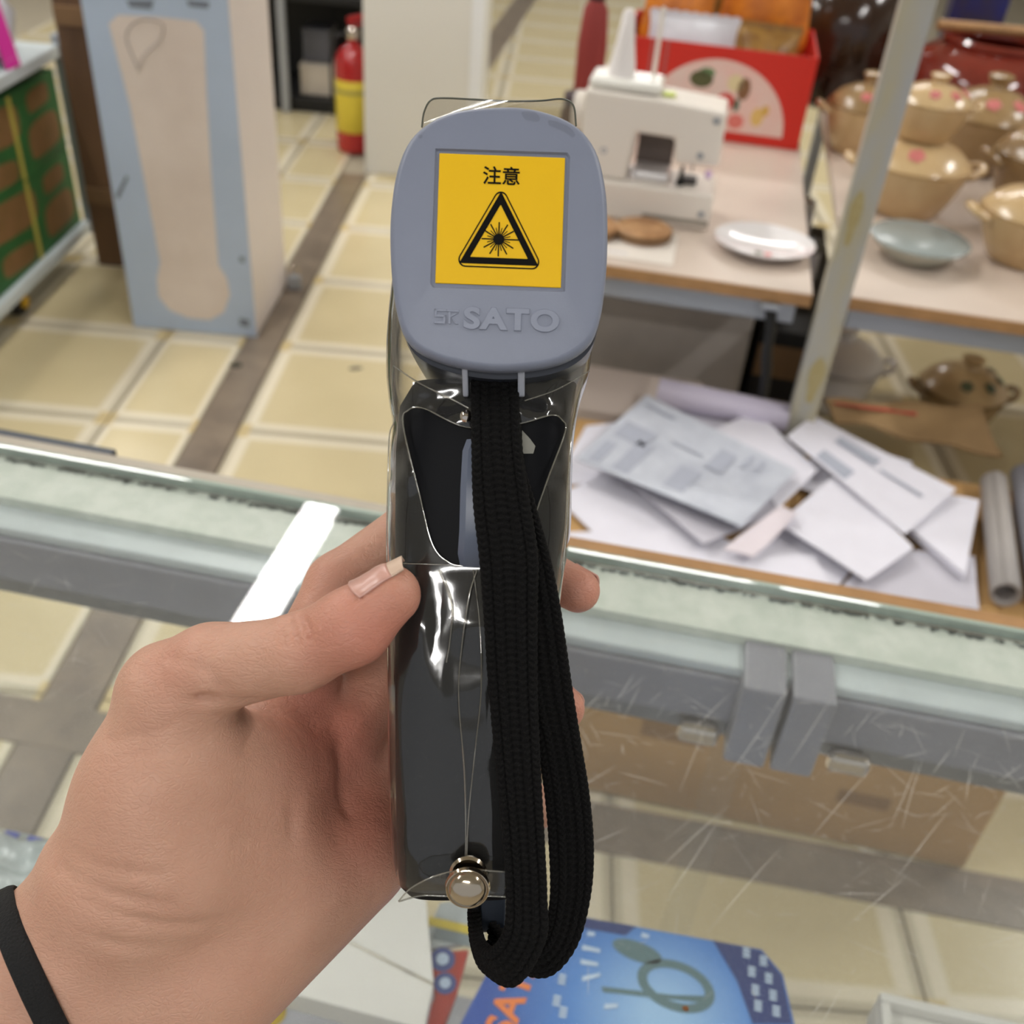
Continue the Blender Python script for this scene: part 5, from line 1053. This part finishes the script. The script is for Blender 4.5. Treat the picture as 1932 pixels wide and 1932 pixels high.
front = [((-10.6,36.62,4), (2.48,36.62,4)), ((-10.44,29.97,8), (1.76,29.97,8)), ((-10.15,15.49,12), (2.54,15.49,12)), ((-9.67,2.12,14), (4.51,2.12,14)), ((-8.18,-11.09,15), (6.47,-11.09,15)), ((-7.13,-24.29,15), (6.34,-24.29,15)), ((-5.81,-44.08,15), (6.34,-44.08,15)), ((-3.96,-63.88,15), (7.13,-63.88,15)), ((-2.12,-84.01,14), (8.22,-84.01,14)), ((-1.46,-96.31,13), (8.78,-96.31,13)), ((-2.13,-104.95,13), (8.51,-107.22,13)), ((-5.52,-110.89,10), (1.61,-119.77,10)), ((-8.46,-112.22,2), (-6.38,-120.13,2)), ((-10,-110.57,-6), (-9.29,-118,-6)), ((-10.66,-107.87,-12), (-10.07,-114.73,-12))]
rear = [((-9.92,37.17,0), (2.52,37.17,0)), ((-8.98,15.79,7), (2.72,15.79,7)), ((-6.21,2.16,9), (5.94,2.16,9)), ((-2.15,-11.3,10), (9.69,-11.3,10)), ((-0.13,-24.76,10), (12.38,-24.76,10)), ((2.57,-45.12,9), (15.4,-45.12,9)), ((6.26,-59.08,7), (17.7,-59.08,7)), ((8.5,-73.25,5), (20.03,-73.25,5)), ((9.64,-87.29,4), (21.2,-87.29,4)), ((9.91,-99.68,4), (20.38,-99.68,4)), ((8.54,-107.94,4), (17.07,-112.07,4)), ((6.36,-112.22,3), (10.92,-120.23,3)), ((2.67,-114.18,-1), (4.49,-122.31,-1)), ((-1.57,-114.14,-6), (-1.57,-121.71,-6)), ((-5.24,-112.57,-11), (-5.96,-119.85,-11))]
mm(ribbon(front, 2.8), SB).build('front_band', M['strap'], ws_, smooth=50)
mm(ribbon(rear, 2.8), SB).build('rear_band', M['strap'], ws_, smooth=50)

# ---------------------------------------------------------------- hand
def rcone(p, a, b, ra, rb):
    a, b = np.array(a), np.array(b); ba = b-a; l2 = ba@ba
    t = np.clip(((p-a)@ba)/l2, 0, 1)
    return np.linalg.norm(p-a-t[..., None]*ba, axis=-1)-(ra+(rb-ra)*t)
def smin(d1, d2, k):
    h = np.clip(0.5+0.5*(d2-d1)/k, 0, 1); return d2*(1-h)+d1*h-k*h*(1-h)
PALM = [  # start, end, radii: metacarpals, thenar and hypothenar pads, wrist, forearm
    ((-64.3,-51.32,-36), (-105.62,-99.43,-15), 11.5, 19), ((-52.48,-68.25,-41), (-100.42,-112.01,-17), 12.5, 20), ((-46.19,-87.85,-42), (-94.81,-122.83,-18), 13, 20), ((-44,-101.07,-38), (-88.23,-130.86,-16), 14, 19),
    ((-47.52,-101.55,-30), (-79.35,-123.46,-16), 15, 21), ((-102.86,-94.19,0), (-87.57,-50.12,4), 19, 14.5), ((-92.39,-74.07,2), (-66.25,-84.53,-17), 19, 12), ((-86.72,-92.07,-2), (-61.78,-102.57,-24), 21, 15), ((-81.89,-63.45,0), (-61.78,-72.89,-24), 14, 9),
    ((-105.14,-104.86,-6), (-121.73,-124.32,-8), 22, 22), ((-93.49,-127.01,-14), (-113.27,-137.79,-12), 21, 21), ((-121.73,-124.32,-8), (-181.12,-157.08,0), 22.5, 27), ((-113.27,-137.79,-12), (-178,-174.86,-6), 21.5, 26)]
THUMB = [((-87.59,-46.32,6), (-76.17,-39.83,10), 13.5, 11.2), ((-76.17,-39.83,10), (-52.93,-35.11,15), 11.2, 9.3), ((-52.93,-35.11,15), (-39.11,-28.06,19), 9.5, 9.3), ((-39.11,-28.06,19), (-29.63,-20.19,20), 9.3, 7.4)]
FINGERS = [[((-64.3,-49.73,-36), (-53.32,-22.73,-46), 11.5, 10), ((-53.32,-22.73,-46), (-29.42,-4.01,-53), 10, 9.2), ((-29.42,-4.01,-53), (-2.7,-12.49,-56), 9.0, 8.2), ((-2.7,-12.49,-56), (20.28,-24.21,-46), 8.0, 6.9)],
           [((-52.48,-69.86,-41), (-37.29,-45.39,-56), 12, 10.5), ((-37.29,-45.39,-56), (-7.9,-46.23,-62), 10, 8.8), ((-7.9,-46.23,-62), (15.8,-61.07,-48), 8.5, 6.8)],
           [((-46.19,-87.85,-42), (-32.43,-73.68,-58), 12, 10.2), ((-32.43,-73.68,-58), (-9.62,-79.73,-62), 9.8, 8.4), ((-9.62,-79.73,-62), (7.24,-92.01,-48), 8.2, 6.8)],
           [((-44.29,-101.73,-40), (-30.54,-100.23,-56), 11, 9), ((-30.54,-100.23,-56), (-14.64,-107.96,-59), 8.6, 7.6), ((-14.64,-107.96,-59), (-3.48,-114.95,-50), 7.4, 6.2)]]
CREASES = [  # groove polylines: points, depth, width
    ([(-77.48,-44.61,18), (-73.24,-46.07,20), (-69.36,-46.84,20), (-64.7,-47.48,18)], 2.2, 1.8), ([(-82.96,-36.39,18), (-74.24,-38.15,21), (-69.34,-43.69,21)], 0.8, 1.6),
    ([(-58.12,-53.48,-10), (-56.55,-65.33,-8), (-57.14,-76.29,-6), (-60.86,-87.71,-6)], 0.6, 2.2), ([(-45.66,-55.77,-26), (-49.95,-69.56,-26), (-47,-89.78,-22), (-41.43,-104.17,-20)], 0.7, 2.0),
    ([(-54.09,-26.66,20), (-52.2,-28.52,24), (-51.49,-31.58,25)], 1.2, 1.1), ([(-50.98,-25.62,20), (-48.89,-27.25,24), (-47.68,-30.31,25)], 1.3, 1.1), ([(-47.88,-24.84,20), (-45.84,-26.74,24), (-44.89,-29.04,25)], 1.0, 1.0), ([(-56.42,-27.69,20), (-55.1,-29.92,23), (-54.75,-32.34,24)], 0.9, 1.0),
    ([(-48.12,-43.91,16), (-47.05,-37.59,23), (-47.43,-34.75,25)], 0.45, 1.2), ([(-103.83,-95.74,18), (-90.78,-100.3,18), (-75.58,-104.03,12), (-64.16,-105.19,4)], 0.8, 1.8), ([(-107.28,-101.76,16), (-94.7,-107.48,18), (-82.95,-110.51,14)], 0.8, 1.8), ([(-109.91,-88.61,16), (-95.24,-93.69,20), (-84.26,-96.39,18)], 0.6, 1.6), ([(-108.59,-83.35,16), (-96.15,-86.87,21), (-86.18,-88.51,20)], 0.5, 1.4), ([(-100.71,-57.06,16), (-88.77,-54.22,20), (-78.42,-50.98,20)], 0.4, 1.3), ([(-102.02,-62.32,16), (-87.12,-58.51,21), (-75.83,-56.16,20)], 0.35, 1.3)]
def hand_sdf(p):
    d = None
    for a, b, ra, rb in PALM:
        q_ = rcone(p, a, b, ra-0.4, rb-0.4); d = q_ if d is None else smin(d, q_, 11.0)
    th_ = None
    for a, b, ra, rb in THUMB:
        q_ = rcone(p, a, b, ra, rb); th_ = q_ if th_ is None else smin(th_, q_, 3.0)
    d = smin(d, th_, 5.0)
    for ch in FINGERS:
        f = None
        for a, b, ra, rb in ch:
            q_ = rcone(p, a, b, ra, rb); f = q_ if f is None else smin(f, q_, 3.0)
        d = smin(d, f, 3.0)
    for pts_, dep, wid in CREASES:
        e_ = None
        for a, b in zip(pts_, pts_[1:]):
            q_ = rcone(p, a, b, 0, 0); e_ = q_ if e_ is None else np.minimum(e_, q_)
        d = d+dep*np.exp(-(e_/wid)**2)
    return d
def surface_nets(f, lo, h, chunk=None):
    """naive surface nets on a sampled distance field"""
    nx, ny, nz = f.shape; neg = f < 0
    cn_ = np.zeros((nx-1, ny-1, nz-1, 3)); cw = np.zeros((nx-1, ny-1, nz-1))
    for ax in range(3):
        for i in (0, 1):
            for j_ in (0, 1):
                sl0 = [None]*3; sl1 = [None]*3; o = [ax, (ax+1) % 3, (ax+2) % 3]
                sl0[o[0]] = slice(0, -1); sl1[o[0]] = slice(1, None)
                for q_, s_ in ((o[1], i), (o[2], j_)):
                    sl0[q_] = sl1[q_] = slice(0, -1) if s_ == 0 else slice(1, None)
                a, b = f[tuple(sl0)], f[tuple(sl1)]; x = neg[tuple(sl0)] != neg[tuple(sl1)]
                t = np.where(x, a/np.where(x, a-b, 1), 0)
                cw += x; cn_[..., o[0]] += np.where(x, t, 0); cn_[..., o[1]] += np.where(x, i, 0); cn_[..., o[2]] += np.where(x, j_, 0)
    act = cw > 0; idx = -np.ones(act.shape, int); idx[act] = np.arange(act.sum())
    pos = np.argwhere(act)+cn_[act]/cw[act][:, None]
    faces = []
    for ax in range(3):
        o1, o2 = (ax+1) % 3, (ax+2) % 3
        sl0 = [slice(1, -1)]*3; sl1 = [slice(1, -1)]*3; sl0[ax] = slice(0, -1); sl1[ax] = slice(1, None)
        x = neg[tuple(sl0)] != neg[tuple(sl1)]; c = np.argwhere(x); base = c.copy(); base[:, o1] += 1; base[:, o2] += 1
        def cell(d1, d2):
            q_ = base.copy(); q_[:, o1] -= d1; q_[:, o2] -= d2; return idx[q_[:, 0], q_[:, 1], q_[:, 2]]
        quad = np.stack([cell(0, 0), cell(1, 0), cell(1, 1), cell(0, 1)], 1)
        flip = neg[tuple(sl0)][x]; quad[~flip] = quad[~flip][:, ::-1]; faces.append(quad)
    fa = np.concatenate(faces); fa = fa[(fa >= 0).all(1)]
    return pos*h+np.array(lo), fa
H_ = 1.0
lo = np.array([-226.0, -204.0, -78.0]); hi = np.array([30.0, 10.0, 36.0])
ax_ = [np.arange(lo[k], hi[k]+H_, H_) for k in range(3)]
CO = 5                                         # coarse pass first, then only the voxels near the skin
cg = [np.arange(a[0], a[-1]+CO*H_, CO*H_) for a in ax_]
cf = hand_sdf(np.stack(np.meshgrid(*cg, indexing='ij'), -1).astype(np.float32))
fld = np.repeat(np.repeat(np.repeat(cf, CO, 0), CO, 1), CO, 2)[:len(ax_[0]), :len(ax_[1]), :len(ax_[2])].astype(np.float32)
near = np.argwhere(np.abs(fld) < CO*H_*1.75+1.0)
for i0 in range(0, len(near), 200000):
    q_ = near[i0:i0+200000]; fld[q_[:, 0], q_[:, 1], q_[:, 2]] = hand_sdf((lo+q_*H_).astype(np.float32))
hv, hf = surface_nets(fld.astype(np.float64), lo, H_)
hd, HB = held('person', 'bare left hand and wrist of a person gripping the thermometer', 'person', (-115.36,-129.57,-10))
M['skin'] = None
def skin_material():
    N = NT('skin'); p = N.n('ShaderNodeBsdfPrincipled', i_Roughness=0.46); p.inputs['Specular IOR Level'].default_value = 0.42
    p.inputs['Subsurface Weight'].default_value = 0.22; p.inputs['Subsurface Radius'].default_value = (1.0, 0.42, 0.25); p.inputs['Subsurface Scale'].default_value = 0.004
    at = N.n('ShaderNodeAttribute', attribute_name='flush'); tc = N.n('ShaderNodeTexCoord')
    nz = N.n('ShaderNodeTexNoise', i_Scale=70.0, i_Detail=4.0); N.l(tc.outputs['Object'], nz.inputs['Vector'])
    c0 = N.n('ShaderNodeMix', data_type='RGBA'); c0.inputs[6].default_value = (*lin((210, 165, 141)), 1); c0.inputs[7].default_value = (*lin((196, 147, 124)), 1); N.l(nz.outputs[0], c0.inputs[0])
    c1 = N.n('ShaderNodeMix', data_type='RGBA'); N.l(at.outputs['Fac'], c1.inputs[0]); N.l(c0.outputs[2], c1.inputs[6]); c1.inputs[7].default_value = (*lin((200, 122, 104)), 1)
    N.l(c1.outputs[2], p.inputs['Base Color'])
    vo = N.n('ShaderNodeTexVoronoi', feature='DISTANCE_TO_EDGE', i_Scale=900.0)
    mp = N.n('ShaderNodeMapping'); mp.inputs['Rotation'].default_value = (0, 0, 0.5); mp.inputs['Scale'].default_value = (0.45, 1.0, 1.0); N.l(tc.outputs['Object'], mp.inputs[0])
    wz = N.n('ShaderNodeTexNoise', i_Scale=120.0, i_Detail=3.0); N.l(tc.outputs['Object'], wz.inputs['Vector'])
    ad = N.n('ShaderNodeMix', data_type='RGBA'); ad.inputs[0].default_value = 0.006; N.l(mp.outputs[0], ad.inputs[6]); N.l(wz.outputs['Color'], ad.inputs[7]); N.l(ad.outputs[2], vo.inputs['Vector'])
    sm1 = N.n('ShaderNodeMapRange', interpolation_type='SMOOTHSTEP'); sm1.inputs[1].default_value = 0.0; sm1.inputs[2].default_value = 0.22; N.l(vo.outputs['Distance'], sm1.inputs[0])
    b1 = N.n('ShaderNodeBump', i_Strength=0.30, i_Distance=0.0003); N.l(sm1.outputs[0], b1.inputs['Height'])
    n2 = N.n('ShaderNodeTexNoise', i_Scale=320.0, i_Detail=6.0); N.l(mp.outputs[0], n2.inputs['Vector'])
    b2 = N.n('ShaderNodeBump', i_Strength=0.32, i_Distance=0.0010); N.l(n2.outputs[0], b2.inputs['Height']); N.l(b1.outputs[0], b2.inputs['Normal']); N.l(b2.outputs[0], p.inputs['Normal'])
    N.l(p.outputs[0], N.out.inputs[0]); return N.m
M['skin'] = skin_material()
hb = MB().add(hv.tolist(), hf.tolist()); hand = mm(hb, HB).build('hand', M['skin'], hd, smooth=180)
sm_ = hand.modifiers.new('smooth', 'SMOOTH'); sm_.factor = 0.5; sm_.iterations = 1
fl_ = np.zeros(len(hv))
for c, r_, w_ in (((-31.83,-27.69,20), 16, 0.9), ((-42.18,-32.22,20), 12, 0.45), ((21.92,-24.21,-46), 12, 0.8), ((17.12,-61.07,-48), 12, 0.8), ((-43.67,-66.27,-25), 24, 0.7), ((-51.94,-54.64,-20), 16, 0.75), ((-39.93,-89.16,-20), 18, 0.6), ((-54.62,-22.73,-35), 18, 0.35), ((-82.62,-38.8,15), 10, 0.35)):
    fl_ += w_*np.exp(-(((hv-np.array(c))**2).sum(1))/r_**2)
at_ = hand.data.attributes.new('flush', 'FLOAT', 'POINT'); at_.data.foreach_set('value', np.clip(fl_*0.75, 0, 1).astype(np.float32))
M['nail'] = mat('fingernail', (208, 160, 146), 0.3, spec=0.5, noise=0.04, nscale=300)
M['nail_tip'] = mat('nail free edge', (214, 186, 164), 0.3, spec=0.5)
def nail(a, b, nrm, half, name, t0, t1, m=None, hold=0.8, lift=0.12, round0=True, round1=True):
    """curved nail plate lying on the skin: marched outwards from the finger axis, straight beyond t = hold"""
    a, b = np.array(a, float), np.array(b, float); ax = (b-a)/np.linalg.norm(b-a); nv = np.array(nrm, float); nv -= ax*(nv@ax); nv /= np.linalg.norm(nv); sv = np.cross(ax, nv)
    n1, n2 = 16, 16; g = []; tt = np.linspace(1, 14, 131); L = np.linalg.norm(b-a)
    def surf(t, d):
        c = a+(b-a)*t; dd = hand_sdf((c+tt[:, None]*d)[None])[0]; return tt[np.argmax(dd > 0)]
    for i in range(n1+1):
        t = t0+(t1-t0)*i/n1
        for k in range(n2+1):
            s_ = k/n2*2-1; ph = s_*half; d = nv*math.cos(ph)+sv*math.sin(ph); ta = min(t, hold)
            r_ = surf(ta, d)+lift
            if t > hold: r_ += (t-hold)*(surf(hold, d)-surf(hold-0.2, d))/0.2*0.6
            e_ = 0.10*s_*s_*max(0, 1-4*i/n1) if round0 else 0.0
            if round1: e_ -= 0.10*s_*s_*max(0, 4*i/n1-3)
            g.append(tuple(a+(b-a)*(t+e_)+r_*d))
    N2 = n2+1; fa = [(i*N2+k, i*N2+k+1, (i+1)*N2+k+1, (i+1)*N2+k) for i in range(n1) for k in range(n2)]
    o = mm(MB().add(g, fa), HB).build(name, m or M['nail'], hd, smooth=80); s = o.modifiers.new('thick', 'SOLIDIFY'); s.thickness = 0.0006; s.offset = 0
    return o
NA, NB, NN = (-34.1,-23.86,19.5), (-24.67,-16.01,20.5), (-0.62, 0.74, 0.22)
nail(NA, NB, NN, R(50), 'fingernail', 0.0, 0.82, round1=False)
nail(NA, NB, NN, R(50), 'nail_free_edge', 0.82, 1.14, M['nail_tip'], round0=False)
nail((14.16,-21.07,-48), (23.4,-25.68,-44), (0.3, 0.25, -0.9), R(48), 'fingernail', 0.1, 1.0, hold=0.6)
nail((9.33,-56.67,-52), (19.46,-63.13,-46), (0.35, 0.25, -0.9), R(48), 'fingernail', 0.1, 0.9, hold=0.6)

# wristband: marched outwards from the wrist axis to the skin
wb0 = np.array((-126.21,-130.26,-9)); wax = np.array((-183.13,-164.48,-3))-np.array((-106.29,-114.66,-9)); wax /= np.linalg.norm(wax)
tilt_ = np.array([0.45, -0.9, 0.0]); tilt_ /= np.linalg.norm(tilt_)
e1 = np.array([0.43, -0.90, 0.0]); e1 -= 0.0; e1 /= np.linalg.norm(e1); e2 = np.array([0.55, 0.0, 1.0]); e2 -= e1*(e2@e1); e2 /= np.linalg.norm(e2); wn = np.cross(e1, e2)
outp = []
for k in range(72):
    a = 2*math.pi*k/72; d = e1*math.cos(a)+e2*math.sin(a); t = np.linspace(2, 60, 240); dd = hand_sdf((wb0+t[:, None]*d)[None])[0]
    i_ = np.argmax(dd > 0.9); outp.append((wb0+d*t[i_], d))
wt_, WB2 = held('wristband', 'black elastic hair band around the wrist', 'wristband', tuple(wb0))
rg = []
for p, d in outp:
    ring_ = []
    for q_ in range(12):
        b = 2*math.pi*q_/12; ring_.append(tuple(p+wn*3.4*math.copysign(abs(math.cos(b))**0.7, math.cos(b))+d*(0.7+1.0*math.sin(b))))
    rg.append(ring_)
mb = MB(); n = 12; mb.add([p for r_ in rg for p in r_], [(i*n+k, i*n+(k+1) % n, ((i+1) % 72)*n+(k+1) % n, ((i+1) % 72)*n+k) for i in range(72) for k in range(n)])
mm(mb, WB2).build('elastic_band', mat('black elastic', (14, 14, 15), 0.85, bump=0.5, bscale=1500), wt_, smooth=60)
p, d = outp[60]
mm(MB().lathe([(0, -1.2), (1.6, -1.0), (2.0, 0), (1.6, 1.0), (0, 1.2)], 14).xform(Matrix.Translation(tuple(p+d*2.6))), WB2).build('joining_bead', M['black'], wt_, smooth=60)
